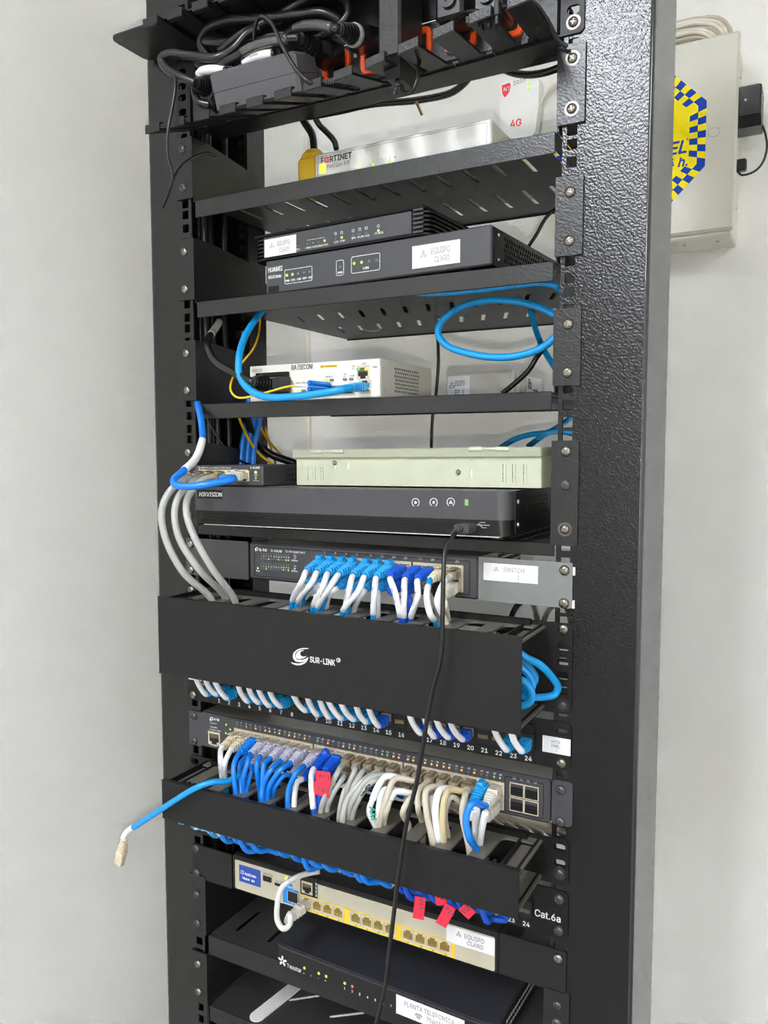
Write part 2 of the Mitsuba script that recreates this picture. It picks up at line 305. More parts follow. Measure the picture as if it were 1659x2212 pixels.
def sticker(parent, x0, x1, z0, z1, y, lines, m='m_inkgrey', icon=None, name='label_sticker', paper='m_paper'):
    "lines: (text, fx, fz, fh, fw) in fractions of the sticker"
    k = add(name, bx(x0, x1, y-.0004, y, z0, z1), paper, parent, label='white sticker with printed letters')
    W_, H_ = x1-x0, z1-z0; ms = []
    for s, a, b, h, w in lines:
        q = txt(s, h*H_); q.apply_scale((w*W_/q.bounds[1][0], 1, 1)); q.apply_transform(RX); q.apply_translation((x0+a*W_, y-.0004, z0+b*H_)); ms.append(q)
    if icon: ms += net_icon(x0+icon[0]*W_, z0+icon[1]*H_, icon[2]*H_, y-.0004)
    if ms and k.count('__') < 2: add('lettering', cat_(ms), m, k)
    return k
EQC = [('EQUIPO', .40, .53, .27, .40), ('CLARO', .47, .15, .27, .32)]
def hexholes(x0, x1, z0, z1, pitch, r, skip=None, n=6):
    out = []; row = 0; z = z0+r
    while z < z1-r*.5:
        x = x0+r+(pitch/2 if row % 2 else 0)
        while x < x1-r*.5:
            if not skip or not skip(x, z): out.append(Polygon([(x+r*math.cos(t+.52), z+r*math.sin(t+.52)) for t in np.arange(n)*2*np.pi/n]))
            x += pitch
        z += pitch*.87; row += 1
    return unary_union(out)
def jack(parent, x, z, y, w=.0145, h=.0135, frame='m_portgold', name='port', flip=False, back='m_hole', inner=None):
    "an empty socket: raised rim with a stepped opening, a dark well behind and the row of contacts"
    o = sbox(x-w/2, z-h/2, x+w/2, z+h/2); a, b = w*.40, h*.36; s = -1 if flip else 1
    hole = sbox(x-a, z-b*.75, x+a, z+b*.9).union(sbox(x-a*.55, min(z, z-s*b*1.25), x+a*.55, max(z, z-s*b*1.25))) if not flip else sbox(x-a, z-b*.9, x+a, z+b*.75).union(sbox(x-a*.55, z, x+a*.55, z+b*1.25))
    k = add(name, fr(o.difference(hole), y-.0008, .0012), frame, parent)
    if k.count('__') < 2:
        add('well', bx(x-w*.46, x+w*.46, y-.0002, y+.0002, z-h*.46, z+h*.46), inner or back, k)
        add('contacts', cat_([bx(x-a*.8+a*1.6*i/7-.0002, x-a*.8+a*1.6*i/7+.0003, y-.0006, y, z+s*b*.1, z+s*b*.8) for i in range(8)]), 'm_brass', k)
    return k
# ---------------------------------------------------------------- white firewall on the top shelf
fw = thing('firewall_appliance', 'white firewall box with red and black lettering on the top shelf', 'network device')
FY, a0, a1, b0, b1 = .035, -.0715, .1405, 1.7455, 1.7842
add('body', bx(a0, a1, FY, FY+.158, b0+.002, b1, .0015), 'm_forti', fw)
add('front_outline', ring(a0+.004, a1-.005, b0+.004, b1-.003, .001, .0004, FY), 'm_printdim', fw)
for i in range(4):
    add('foot', bx(*((a0+.01, a0+.022) if i % 2 else (a1-.022, a1-.01)), *((FY+.01, FY+.02) if i < 2 else (FY+.13, FY+.14)), b0-.0005, b0+.0025), 'm_black', fw)
x0, z0 = P((693, 354), FY); x1, z1 = P((760, 341), FY); w = x1-x0
lettering(fw, [('F', x0, z0, .0062, w*.09, True), ('RTINET', x0+w*.28, z0, .0062, w*.72, True)], 'm_ink', FY)
add('red_emblem', cat_([bx(x0+w*.12+i*.0021, x0+w*.12+i*.0021+.0016, FY-.0003, FY, z0+j*.0022, z0+j*.0022+.0017) for i in range(3) for j in range(3) if (i, j) != (1, 1)]), 'm_red', fw)
lettering(fw, [tline('FortiGate 80F', (707, 364), (756, 354), .0042, FY)], 'm_inkgrey', FY)
p = P((697, 364), FY); add('glowing_label', bx(p[0]-.004, p[0]+.004, FY-.0004, FY, p[1]-.0055, p[1]+.0055), 'm_ledyellow', fw)  # yellow square given a glowing indicator material, so it emits light
for q, m in (((780, 357), 'm_ledyellow'), ((806, 357), 'm_ledgreen'), ((841, 350), 'm_ledgreen')):
    p = P(q, FY); led(fw, p[0], p[1]+.0005, FY, .0016, m)
lettering(fw, [(s, P((805+i*9, 349-1.5*i), FY)[0], P((805+i*9, 349-1.5*i), FY)[1], .0016) for i, s in enumerate(('1', '2', '3', '4', '5', 'HA'))], 'm_inkgrey', FY)
add('side_vent', cat_([bx(a1-.0003, a1+.0004, FY+.03+i*.008, FY+.034+i*.008, b0+.012, b0+.022) for i in range(12)]), 'm_inkgrey', fw)
# ---------------------------------------------------------------- two dark routers on the second shelf
BEND[0] = askew(.152, .0, 1.63, -4.)
ro = thing('branch_router', 'wide dark grey router box with green lights and a white sticker at its right end', 'router')
RY, a0, a1, b0, b1 = .0, -.131, .1545, 1.632, 1.6688
add('body', bx(a0+.001, a1-.001, RY+.004, RY+.22, b0, b1, .001), 'm_black', ro)
add('front_panel', bx(a0, a1, RY, RY+.006, b0-.0005, b1+.0006, .0012), 'm_grey', ro)
sp = sbox(RY+.006, b0, RY+.22, b1).difference(hexholes(RY+.03, RY+.16, b0+.006, b1-.005, .0062, .0024))
add('side_vent', side(sp, a1-.0012, .0012), 'm_black', ro); add('side_lining', bx(a1-.004, a1-.0035, RY+.02, RY+.17, b0+.003, b1-.003), 'm_hole', ro)
for i in range(2): add('side_screw', mv(lathe([(0, 0), (.002, 0), (.0015, .001), (0, .001)], 10), a1, RY+.018, b0+.007+i*.024, ry=90), 'm_steel', ro)
for i in range(4): add('foot', bx(*((a0+.01, a0+.025) if i % 2 else (a1-.025, a1-.01)), *((RY+.02, RY+.035) if i < 2 else (RY+.18, RY+.195)), 1.6268, b0), 'm_soot', ro)
def X(f): return a0+f*(a1-a0)
def Z(f): return b0+f*(b1-b0)
lettering(ro, [('HUAWEI', X(.012), Z(.66), .0052, .0215, True), ('AR160 Series', X(.013), Z(.46), .0036, .0195, True)], 'm_print', RY)
add('panel_frames', cat_([ring(X(.098), X(.237), Z(.22), Z(.66), .002, .0006, RY), ring(X(.352), X(.388), Z(.25), Z(.70), .002, .0006, RY), ring(X(.422), X(.552), Z(.25), Z(.74), .002, .0006, RY)]), 'm_print', ro)
for i, s in enumerate(('PWR', 'SYS', 'USB', 'PPP', 'VPN')): led(ro, X(.110+i*.0285), Z(.49), RY, .0017, 'm_ledgreen' if i < 2 else 'm_ledoff')
led(ro, X(.371), Z(.5), RY, .0015, 'm_ledoff')
for i in range(4): led(ro, X(.436+i*.0335), Z(.54), RY, .0017, 'm_ledgreen' if i < 2 else 'm_ledoff')
lettering(ro, [(s, X(.102+i*.0285), Z(.29), .0023, .0062, True) for i, s in enumerate(('PWR', 'SYS', 'USB', 'PPP', 'VPN'))]+[('WAN', X(.358), Z(.31), .0023, .0065, True), ('LAN', X(.475), Z(.33), .0026, .0075, True)], 'm_print', RY)
add('console_cover', bx(X(.014), X(.068), RY-.0004, RY, Z(.03), Z(.22)), 'm_black', ro)
sticker(ro, X(.690), X(.883), Z(.14), Z(.76), RY, EQC, icon=(.24, .58, .2))
ont = thing('fibre_modem', 'slim black fibre modem with ribbed ends lying on the dark grey router', 'modem')
OY, a0, a1, b0, b1 = -.002, -.150, .086, 1.6694, 1.6985
add('body', bx(a0+.016, a1-.016, OY+.001, OY+.16, b0+.002, b1-.001, .004), 'm_black', ont, smooth=30)
add('front_panel', bx(a0+.018, a1-.020, OY-.0008, OY+.003, b0+.003, b1-.003, .0008), 'm_grey', ont)
add('top_edge', bx(a0+.004, a1-.004, OY-.001, OY+.16, b1-.002, b1+.001, .0012), 'm_soot', ont)
pf = rrect(a0, a1, OY+.002, OY+.165, .012)
for i in range(6): add('end_rib', flat(pf, b0+.0035+i*.0044, .0022), 'm_black', ont)
for i in range(6): add('bright_rib', mv(bx(a1-.018, a1-.006, OY-.0012, OY+.001, b0+.0028+i*.0044, b0+.0052+i*.0044, .0005), 0), 'm_steel' if False else 'm_grey', ont)
def X(f): return a0+.02+f*(a1-a0-.042)
lettering(ont, [('TEL1', X(.238), b0+.0055, .0020)]+[(s, X(.305+.041*i), b0+.0055, .0021, .0078) for i, s in enumerate(('LAN4', 'LAN3', 'LAN2', 'LAN1'))]+[('LOS', X(.508), b0+.0065, .0021, .006), ('PON', X(.551), b0+.0065, .0021, .006), ('WPS', X(.628), b0+.0075, .0021, .006), ('WLAN', X(.668), b0+.0075, .0021, .008), ('USB', X(.716), b0+.0075, .0021, .006), ('POWER', X(.782), b0+.008, .0023, .0105)], 'm_print', OY-.0008)
for f, m in ((.250, 0), (.320, 0), (.362, 0), (.402, 0), (.444, 1), (.520, 0), (.563, 1), (.640, 0), (.684, 0), (.728, 0), (.806, 1)): led(ont, X(f), b0+.0105+.002*(f-.2), OY-.0008, .0012 if not m else .0015, 'm_ledgreen' if m else 'm_ledoff')
add('icons', cat_([ring(X(f)-.0016, X(f)+.0016, b0+.0148, b0+.018, .0014, .0004, OY-.0008) for f in (.52, .563, .64, .684, .728, .806)]+[fr(sbox(X(.32), b0+.0145, X(.444), b0+.0148), OY-.0011, .0003)]), 'm_print', ont)
sticker(ont, a0+.020, a0+.0665, b0+.0035, b0+.0235, OY-.0006, EQC, icon=(.24, .6, .2))
BEND[0] = None
# ---------------------------------------------------------------- white fibre demarcation box on the third shelf
ra = thing('fibre_switch_box', 'off-white fibre switch box with sockets and a black power plug on the third shelf', 'network device')
GY, a0, a1, b0, b1 = .004, -.1435, .029, 1.5072, 1.5482
c4 = lambda u, v: (480+u*.28933, 740+v*.28933)
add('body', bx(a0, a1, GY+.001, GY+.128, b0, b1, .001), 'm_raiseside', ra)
add('front_panel', bx(a0, a1, GY, GY+.003, b0, b1, .0008), 'm_raise', ra)
sp = sbox(GY+.003, b0, GY+.128, b1).difference(hexholes(GY+.033, GY+.095, b0+.007, b1-.006, .0047, .0015, n=8))
add('side_vent', side(sp, a1-.0002, .0006), 'm_raiseside', ra); add('side_lining', bx(a1-.0001, a1+.0001, GY+.03, GY+.1, b0+.005, b1-.004), 'm_hole', ra)
for i in range(3): add('side_screw', mv(lathe([(0, 0), (.0018, 0), (.0014, .0008), (0, .0008)], 10), a1+.0004, GY+.008, b0+.008+i*.0125, ry=90), 'm_steel', ra)
def TL(s, p, q, h, b=False): return tline(s, c4(*p), c4(*q), h, GY, b)
lettering(ra, [TL('RAX700', (222, 222), (300, 221), .0038), TL('LNK/ACT', (770, 264), (825, 262), .0022), TL('SNMP', (1040, 166), (1078, 165), .0022), TL('LNK', (968, 182), (993, 181), .002), TL('ACT', (968, 201), (993, 200), .002), TL('1000M', (1116, 192), (1156, 190), .0022), TL('LNK', (905, 241), (930, 240), .002), TL('ACT', (905, 260), (930, 259), .002), TL('1000M', (950, 257), (988, 256), .0022), TL('SYS', (552, 308), (578, 307), .002), TL('TST', (597, 306), (620, 305), .002), TL('CONSOLE', (645, 402), (703, 399), .0022), TL('1', (752, 385), (757, 385), .002), TL('2', (836, 392), (842, 392), .002)], 'm_inkgrey', GY)
lettering(ra, [TL('RA', (515, 206), (556, 203), .0055, True), TL('SECOM', (572, 202), (674, 196), .0055, True)], 'm_ink', GY)
lettering(ra, [TL('i', (560, 203), (570, 203), .0064, True)], 'm_red', GY)
p, q = P(c4(732, 192), GY), P(c4(858, 163), GY)
k = add('laser_label', fr(rrect(p[0], q[0], p[1], q[1], .001), GY-.0004, .0004), 'm_fibre', ra, label='yellow laser class label')
lettering(k, [('Class 1 laser product', p[0]+.0006, p[1]+.0009, .0017, q[0]-p[0]-.0012)], 'm_ink', GY-.0004)
def PX(u, v): return P(c4(u, v), GY)
p = PX(398, 305); add('power_inlet', ring(p[0]-.0265, p[0]+.0195, p[1]-.0125, p[1]+.0125, .001, .004, GY, .002), 'm_black', ra); add('inlet_well', bx(p[0]-.023, p[0]+.016, GY-.0004, GY, p[1]-.009, p[1]+.009), 'm_hole', ra)
jack(ra, *PX(1052, 222), GY, .0150, .0150, 'm_portgold')
jack(ra, *PX(1066, 330), GY, .0150, .0145, 'm_portgold', flip=True)
for u, v in ((835, 358), (938, 352)):
    p = PX(u, v); add('fibre_slot', ring(p[0]-.0085, p[0]+.0085, p[1]-.0055, p[1]+.0055, .0005, .0012, GY, .0015), 'm_steel', ra); add('slot_well', bx(p[0]-.0075, p[0]+.0075, GY-.0003, GY, p[1]-.0045, p[1]+.0045), 'm_hole', ra)
for (u, v), m in (((777, 283), 'm_ledgreen'), ((820, 280), 'm_ledoff'), ((919, 275), 'm_ledoff'), ((966, 273), 'm_ledoff'), ((568, 360), 'm_ledyellow'), ((612, 360), 'm_ledoff'), ((1018, 350), 'm_ledgreen'), ((1088, 345), 'm_ledyellow'), ((1020, 200), 'm_leddim'), ((1082, 197), 'm_ledyellow')):
    p = PX(u, v); add('indicator_light', fr(rrect(p[0]-.0023, p[0]+.0023, p[1]-.0013, p[1]+.0013, .0006), GY-.0015, .0015), m, ra)
p = PX(243, 345); screw(ra, p[0], p[1], GY, 'nickel', 20)
# ---------------------------------------------------------------- beige converter behind it
ix = thing('media_converter', 'beige media converter with a paper sticker reading EQUIPO behind the third shelf lip', 'network device')
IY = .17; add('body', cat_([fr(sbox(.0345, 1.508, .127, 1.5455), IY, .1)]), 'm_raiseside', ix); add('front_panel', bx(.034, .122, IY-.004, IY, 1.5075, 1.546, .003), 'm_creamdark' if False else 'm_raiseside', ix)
sticker(ix, .0358, .0655, 1.512, 1.5415, IY-.004, [('EQUIPO', .33, .60, .22, .45), ('IFX -1', .33, .22, .22, .42)], m='m_ink', icon=(.2, .62, .17))
k = add('maker_label', bx(.1268, .1276, IY+.025, IY+.085, 1.515, 1.541), 'm_paper', ix)
q = txt('ifx', .011, True); q.apply_scale((.8, 1, 1)); q.apply_transform(np.array([[0, 0, 1, .1276], [1, 0, 0, IY+.03], [0, 1, 0, 1.526], [0, 0, 0, 1.]])); r_ = txt('networks', .003); r_.apply_transform(np.array([[0, 0, 1, .1276], [1, 0, 0, IY+.05], [0, 1, 0, 1.524], [0, 0, 0, 1.]])); add('lettering', cat_([q, r_]), 'm_ink', k)
# ---------------------------------------------------------------- video recorder on the vented shelf
BEND[0] = askew(0, -.035, 1.39, 0, -.45)
dv = thing('video_recorder', 'wide black video recorder with a rounded right end on the vented shelf', 'video recorder')
DY, a0, a1, b0, b1 = -.035, -.1945, .188, 1.3675, 1.4105
pf = Polygon([(a0, DY)]+[(a1-.012+.012*math.sin(t), DY+.012-.012*math.cos(t)) for t in np.linspace(0, np.pi/2, 9)]+[(a1, DY+.02), (a0, DY+.02)])
m = flat(pf, b1, b1-b0-.0155); add('front_panel', m, 'm_tplink', dv, smooth=25)
m = flat(pf.buffer(-.0008), b0+.0155, .0155); add('front_plinth', m, 'm_black', dv, smooth=25)
for i in range(3): add('plinth_ridge', bx(a0+.012, a1-.055, DY-.0006, DY+.002, b0+.0035+i*.0035, b0+.0049+i*.0035), 'm_black', dv)
add('bottom_trim', bx(a0+.01, a1-.01, DY+.002, DY+.02, b0-.0012, b0), 'm_paper', dv)
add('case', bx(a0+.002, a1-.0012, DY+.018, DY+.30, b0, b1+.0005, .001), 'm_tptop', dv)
sp = sbox(DY+.021, b0, DY+.30, b1).difference(hexholes(DY+.045, DY+.125, b0+.017, b1-.006, .0045, .0016, n=4))
add('side_vent', side(sp, a1-.0012, .001), 'm_black', dv); add('side_lining', bx(a1-.0012, a1-.0008, DY+.04, DY+.13, b0+.012, b1-.004), 'm_hole', dv)
for i in range(2): add('side_screw', mv(lathe([(0, 0), (.0026, 0), (.002, .0015), (0, .0015)], 12), a1, DY+.026, b0+.01+i*.022, ry=90), 'm_steel', dv)
k = add('name_plate', bx(a0+.0035, a0+.0395, DY-.0006, DY, b1-.0135, b1-.0035), 'm_black', dv)
q = textf('HIKVISION', .0048, a0+.006, b1-.0110, DY-.0006, True, sx=.93, shear=.2); add('lettering', q, 'm_print', k)
for i, (f) in enumerate((898, 937, 974)):
    x, z = P((f, 1087), DY); rg = Point(x, z).buffer(.0043, quad_segs=10).difference(Point(x, z).buffer(.0036, quad_segs=10)).difference(sbox(x-.0018, z-.006, x+.0018, z-.002))
    ic = [Point(x, z).buffer(.0014), sbox(x-.001, z-.0014, x+.001, z+.0014), unary_union([Point(x+dx, z+dz).buffer(.0008) for dx, dz in ((0, .0008), (-.001, -.0008), (.001, -.0008))])][i]
    add('status_icon', cat_([fr(rg, DY-.0003, .0003), fr(ic, DY-.0003, .0003)]), 'm_print', dv)
x, z = P((1008, 1088), DY); add('indicator_light', fr(sbox(x-.0018, z-.003, x+.0018, z+.003), DY-.0003, .0003), 'm_leddim', dv)
x, z = P((1040, 1137), DY+.0008)
add('usb_mark', cat_([fr(LineString([(x-.008, z), (x+.008, z)]).buffer(.0004), DY+.0004, .0004), fr(Point(x-.009, z).buffer(.0011), DY+.0004, .0004), fr(LineString([(x-.004, z), (x-.001, z+.0025), (x+.004, z+.0025)]).buffer(.0003), DY+.0004, .0004), fr(LineString([(x-.002, z), (x+.001, z-.0025), (x+.005, z-.0025)]).buffer(.0003), DY+.0004, .0004)]), 'm_printdim', dv)
for i in range(4): add('foot', mv(lathe([(0, 0), (.009, 0), (.009, .007), (0, .007)], 16), (a0+.025, a1-.025)[i % 2], DY+(.04, .26)[i//2], b0-.0062), 'm_black', dv)
# ---------------------------------------------------------------- five-port switch and cream steel box on the recorder
ts = thing('desktop_switch', 'small grey five-port switch with green lights standing on the left of the video recorder', 'network switch')
TY, a0, a1, b0, b1 = -.021, -.2075, -.1075, 1.4105, 1.4350
add('case', bx(a0, a1, TY, TY+.098, b0+.001, b1, .0012), 'm_grey', ts)
add('port_strip', bx(a0+.006, a1-.021, TY-.0006, TY, b0+.006, b0+.0195), 'm_portgold', ts)
for i in range(5): jack(ts, a0+.0135+i*.0153, b0+.0125, TY-.0006, .0140, .0125, 'm_portgold')
for i in range(5):
    for j in range(2): add('indicator_light', disc(a0+.0085+i*.0153+j*.0095, b0+.0168, TY-.0012, .0013), ('m_ledorange' if i < 3 else 'm_ledoff') if j == 0 else ('m_ledyellow' if i != 3 else 'm_ledoff'), ts)
lettering(ts, [('tp-link', a0+.0065, b1-.0038, .0022), ('5-Port Gigabit Desktop Switch with 4-Port PoE+', a0+.016, b1-.0038, .0020, .040), ('TL-SG1005P', a1-.0175, b1-.0038, .0023, .014, True), ('Power', a1-.0125, b0+.0125, .0014), ('PoE Max', a1-.0132, b0+.0065, .0014)], 'm_print', TY)
led(ts, a1-.0095, b0+.0165, TY, .0018, 'm_ledyellow'); led(ts, a1-.0095, b0+.0100, TY, .0015, 'm_leddim')
add('side_vent', cat_([bx(a1-.0002, a1+.0004, TY+.045+i*.006, TY+.0475+i*.006, b0+.005+j*.006, b0+.0085+j*.006) for i in range(8) for j in range(3)]), 'm_hole', ts)
for i in range(4): add('foot', bx(*((a0+.008, a0+.018) if i % 2 else (a1-.018, a1-.008)), *((TY+.008, TY+.018) if i < 2 else (TY+.08, TY+.09)), b0-.0004, b0+.0012), 'm_soot', ts)
cb = thing('steel_junction_box', 'cream painted steel box with a hinged lid and louvres standing on the video recorder', 'steel box')
CY, a0, a1, b0, b1 = .002, -.0770, .2075, 1.4125, 1.4525
body = fr(rrect(a0, a1, b0, 1.4385, .001), CY, .002)
pol = rrect(a0, a1, b0, 1.4426, .001)
def onbox(px, py): return P((px, py), CY)
sl = [rrect(x-.0014, x+.0014, z-.004, z+.004, .0013, 3) for x, z in (onbox(991, 977), onbox(1019, 988), onbox(1018, 1025), onbox(752, 1006), onbox(991, 1024), onbox(724, 1004))]
add('front_plate', fr(pol.difference(unary_union(sl)), CY, .0015), 'm_cream', cb)
add('case', bx(a0, a1, CY+.004, CY+.11, b0, 1.4426), 'm_cream', cb); add('slot_lining', bx(a0+.002, a1-.002, CY+.0014, CY+.004, b0+.002, 1.442), 'm_paper', cb)
add('lid', bx(a0-.0035, a1+.001, CY-.0035, CY+.112, 1.4422, 1.4525, .0012), 'm_creamlidshade', cb)  # lid colour is the box cream darkened to paint in its shade
for px0, px1, py in ((676, 747, 975), (1017, 1104, 973)):
    (x0, z), (x1, _) = onbox(px0, py), onbox(px1, py); L = x1-x0
    k = add('hinge', cat_([tube([(x0, CY-.0028, z), (x0+.35*L, CY-.0028, z)], .0026), tube([(x0+.3*L, CY-.0028, z), (x0+.72*L, CY-.0028, z)], .0017), tube([(x0+.66*L, CY-.0028, z), (x1, CY-.0028, z)], .0026), bx(x0+.002, x0+.3*L, CY-.002, CY, z, z+.003)]), 'm_cream', cb, smooth=40)
for px, h in ((664, .0155), (680, .0155), (697, .0155), (1091, .0185), (1112, .0185), (1136, .0185)):
    x, z = onbox(px, 1008); add('louvre', fr(rrect(x-.0013, x+.0013, 1.4175, 1.4175+h, .0013, 3), CY-.0012, .0014), 'm_cream', cb); add('louvre_slit', bx(x-.0020, x-.0013, CY-.0004, CY, 1.4182, 1.417+h), 'm_black', cb)
for px, py in ((724, 999), (991, 1022)):
    x, z = onbox(px, py); add('rivet', disc(x, z, CY-.0005, .0026, .0018), 'm_nickel', cb)
add('knockout', mv(lathe([(.0085, 0), (.0095, 0), (.0095, .0006), (.0085, .0006)], 24), a1, CY+.035, 1.426, ry=90), 'm_creamdark', cb)
BEND[0] = None
# ---------------------------------------------------------------- rack-mounted switches, gateway, patch panels
def ear(parent, s, x0, x1, z0, z1, y, m, kinds, zs, chamf=.002, name='mounting_ear'):
    a, b = sorted((s*x0, s*x1))
    add(name, fr(rrect(a, b, z0, z1, chamf, 3), y-.002, .002), m, parent)
    for i, z in enumerate(zs): screw(parent, s*.2325, z, y-.002, kinds[i], (z*7777) % 90)
s1 = thing('rack_switch', 'grey 24-port rack switch with cyan plugs and a white sticker reading SWITCH 1', 'network switch')
SY, a0, a1, b0, b1 = -.002, -.1435, .1440, 1.3000, 1.3436
c5 = lambda u, v: (520+u*.1085, 1160+v*.1085)
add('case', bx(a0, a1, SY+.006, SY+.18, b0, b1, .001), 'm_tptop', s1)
add('front_panel', bx(a0, a1, SY, SY+.008, b0, b1, .0022), 'm_tplink', s1)
add('front_inset', ring(a0+.008, a1-.008, b0+.004, b1-.0045, .002, .0007, SY), 'm_soot', s1)
S1X = [(-.038, .0205, .0795)[i//4]+.0138*(i % 4) for i in range(12)]
for i in range(12):
    x = S1X[i]
    if i % 4 == 0: add('port_block', bx(x-.0077, x+.0491, SY-.0006, SY, b0+.0065, b1-.0095), 'm_portgold', s1)
    for j in range(2): jack(s1, x, b0+.0135+j*.0135, SY-.0006, .0142, .0128, 'm_portgold', flip=(j == 0))
lettering(s1, [tline('tp-link', c5(370, 272), c5(525, 290), .0034, SY, True), tline('TL-SG1024D', c5(600, 296), c5(820, 305), .0026, SY, True), tline('24-Port Gigabit Switch', c5(888, 306), c5(1280, 334), .0027, SY), tline('Power', c5(305, 685), c5(385, 692), .0020, SY)]
          + [tline(str(1+2*i), c5(405+49*i, 390+3*i), c5(405+49*i+(14 if i < 5 else 28), 391+3*i), .0020, SY) for i in range(12)]+[tline(str(2+2*i), c5(405+49*i, 598+3*i), c5(405+49*i+(14 if i < 4 else 28), 599+3*i), .0020, SY) for i in range(12)]
          + [tline('Link', c5(1055, 384), c5(1105, 388), .0020, SY), tline('Act', c5(1058, 434), c5(1100, 436), .0020, SY), tline('1000Mbps', c5(1005, 482), c5(1135, 488), .0020, SY), tline('Link', c5(1055, 592), c5(1105, 596), .0020, SY), tline('Act', c5(1058, 642), c5(1100, 645), .0020, SY), tline('1000Mbps', c5(1005, 690), c5(1135, 697), .0020, SY)]
          + [(str(2*i+1), S1X[i]-.0008-.0006*(i > 4), b1-.0070, .0024) for i in range(12)], 'm_print', SY)
x, z = P(c5(325, 235), SY); add('maker_mark', fr(Point(x, z).buffer(.0022).difference(Point(x, z).buffer(.0011)).union(sbox(x-.0038, z-.0012, x-.001, z-.0002)).union(sbox(x-.0026, z-.0034, x-.0016, z-.001)), SY-.0003, .0003), 'm_print', s1)
for r, (v0, on) in enumerate(((325, ()), (430, (3, 7, 10, 11)), (528, ()), (630, (2, 9, 11)))):
    for i in range(12):
        x, z = P(c5(410+49*i, v0+3*i), SY); add('indicator_light', disc(x, z, SY, .0009, .0004, 8), 'm_ledgreen' if i in on else 'm_ledoff', s1)
x, z = P(c5(343, 622), SY); led(s1, x, z, SY, .0013)
ear(s1, -1, .1445, .2405, 1.2985, 1.3440, 0, 'm_tplink', ('nickel', 'nickel'), (1.3364, 1.3046))
ear(s1, 1, .1455, .2402, 1.3000, 1.3440, 0, 'm_ear', ('nickel', 'nickel'), (1.3364, 1.3046))
add('ear_flange', bx(.1450, .1466, -.002, .05, 1.300, 1.344), 'm_ear', s1)
add('side_vent', cat_([bx(a1-.0002, a1+.0006, SY+.05+i*.006, SY+.053+i*.006, b0+.024+j*.006, b0+.028+j*.006) for i in range(14) for j in range(3)]), 'm_hole', s1)
q0, q1 = at(1045, 1214, y=-.002), at(1162, 1263, y=-.002)
sticker(s1, q0[0], q1[0], q1[2]+.0005, q0[2]-.0005, -.002, [('SWITCH', .37, .55, .26, .38), ('1', .63, .15, .26, .035)], icon=(.24, .66, .17))
for s in (1,):
    for z in (1.3364, 1.3046): add('cage_tab', bx(.2400, .2425, -.0012, .001, z-.0045, z+.0035), 'm_paper', s1)
s2 = thing('rack_switch', 'dark grey 48-port rack switch crowded with blue and beige plugs', 'network switch')
WY, a0, a1, b0, b1 = -.005, -.2210, .2225, 1.0850, 1.1285
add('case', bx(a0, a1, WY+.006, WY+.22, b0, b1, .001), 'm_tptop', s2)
add('front_panel', bx(a0, a1, WY, WY+.008, b0, b1, .002), 'm_tplink', s2)
add('front_inset', ring(.1762, a1-.006, b0+.004, b1-.0035, .001, .0006, WY), 'm_soot', s2)
ear(s2, -1, .2215, .2405, 1.0835, 1.1265, 0, 'm_tplink', ('dark', 'dark'), (1.1206, 1.0886))
ear(s2, 1, .2235, .2440, 1.0850, 1.1295, 0, 'm_ear' if False else 'm_grey', ('dark', 'dark'), (1.1206, 1.0886), .004)
c6 = lambda u, v: (400+u*.24111, 1440+v*.24111)
lettering(s2, [tline('tp-link', c6(258, 483), c6(308, 488), .0034, WY, True), tline('TL-SG3452P', c6(222, 510), c6(280, 516), .0016, WY), tline('Omada', c6(225, 545), c6(285, 552), .0020, WY), tline('Managed PoE Switch', c6(220, 567), c6(320, 581), .0015, WY), tline('Console', c6(222, 705), c6(290, 716), .0015, WY)], 'm_print', WY)
x, z = P(c6(238, 466), WY); add('maker_mark', fr(Point(x, z).buffer(.0024).difference(Point(x, z).buffer(.0012)).union(sbox(x-.0038, z-.0014, x-.001, z-.0004)).union(sbox(x-.0026, z-.0038, x-.0016, z-.001)), WY-.0003, .0003), 'm_print', s2)
x, z = P(c6(262, 642), WY); jack(s2, x, z, WY, .0185, .0165, 'm_portgold')
def px2(i): return -.1910+.0182*.75*i+(i//4)*.0028     # x of the ith of 24 port columns
def zled(x): return 1.1225
PC = [(-.1590, -.0440, .0707)[i//8]+.0139*(i % 8) for i in range(24)]
for g in range(3):
    add('port_block', bx(PC[8*g]-.0078, PC[8*g+7]+.0078, WY-.0006, WY, b0+.004, b0+.0325), 'm_portgold', s2)
    for i in range(8*g, 8*g+8):
        for j in range(2): jack(s2, PC[i], b0+.0110+j*.0145, WY-.0006, .0136, .0135, 'm_portgold', flip=(j == 0))
ORANGE = {5, 7, 8, 10, 12, 13, 15, 19, 22, 24, 31, 32, 33, 34, 36, 37, 38, 39, 40, 42, 44}; GREEN = {3, 9, 17, 23, 29, 30, 47, 48}
its = []
for i in range(48):
    x = PC[i//2]+(-.0032 if i % 2 == 0 else .0031)
    its.append((str(i+1), x-.0010, 1.1243, .0017))
    add('indicator_light', disc(x, 1.1217, WY, .0012, .0007, 8), 'm_ledorange' if i+1 in ORANGE else 'm_leddim' if i+1 in GREEN else 'm_ledoff', s2)
    if i+1 not in ORANGE: its.append(('-', x-.0006, 1.1178, .0014))
lettering(s2, its+[(str(49+i), .1855+i*.0072-.001, 1.1232, .0019) for i in range(4)], 'm_print', WY)
for f in ((368, 520), (404, 563), (365, 595)):
    x, z = P(c6(*f), WY); led(s2, x, z, WY, .0012)
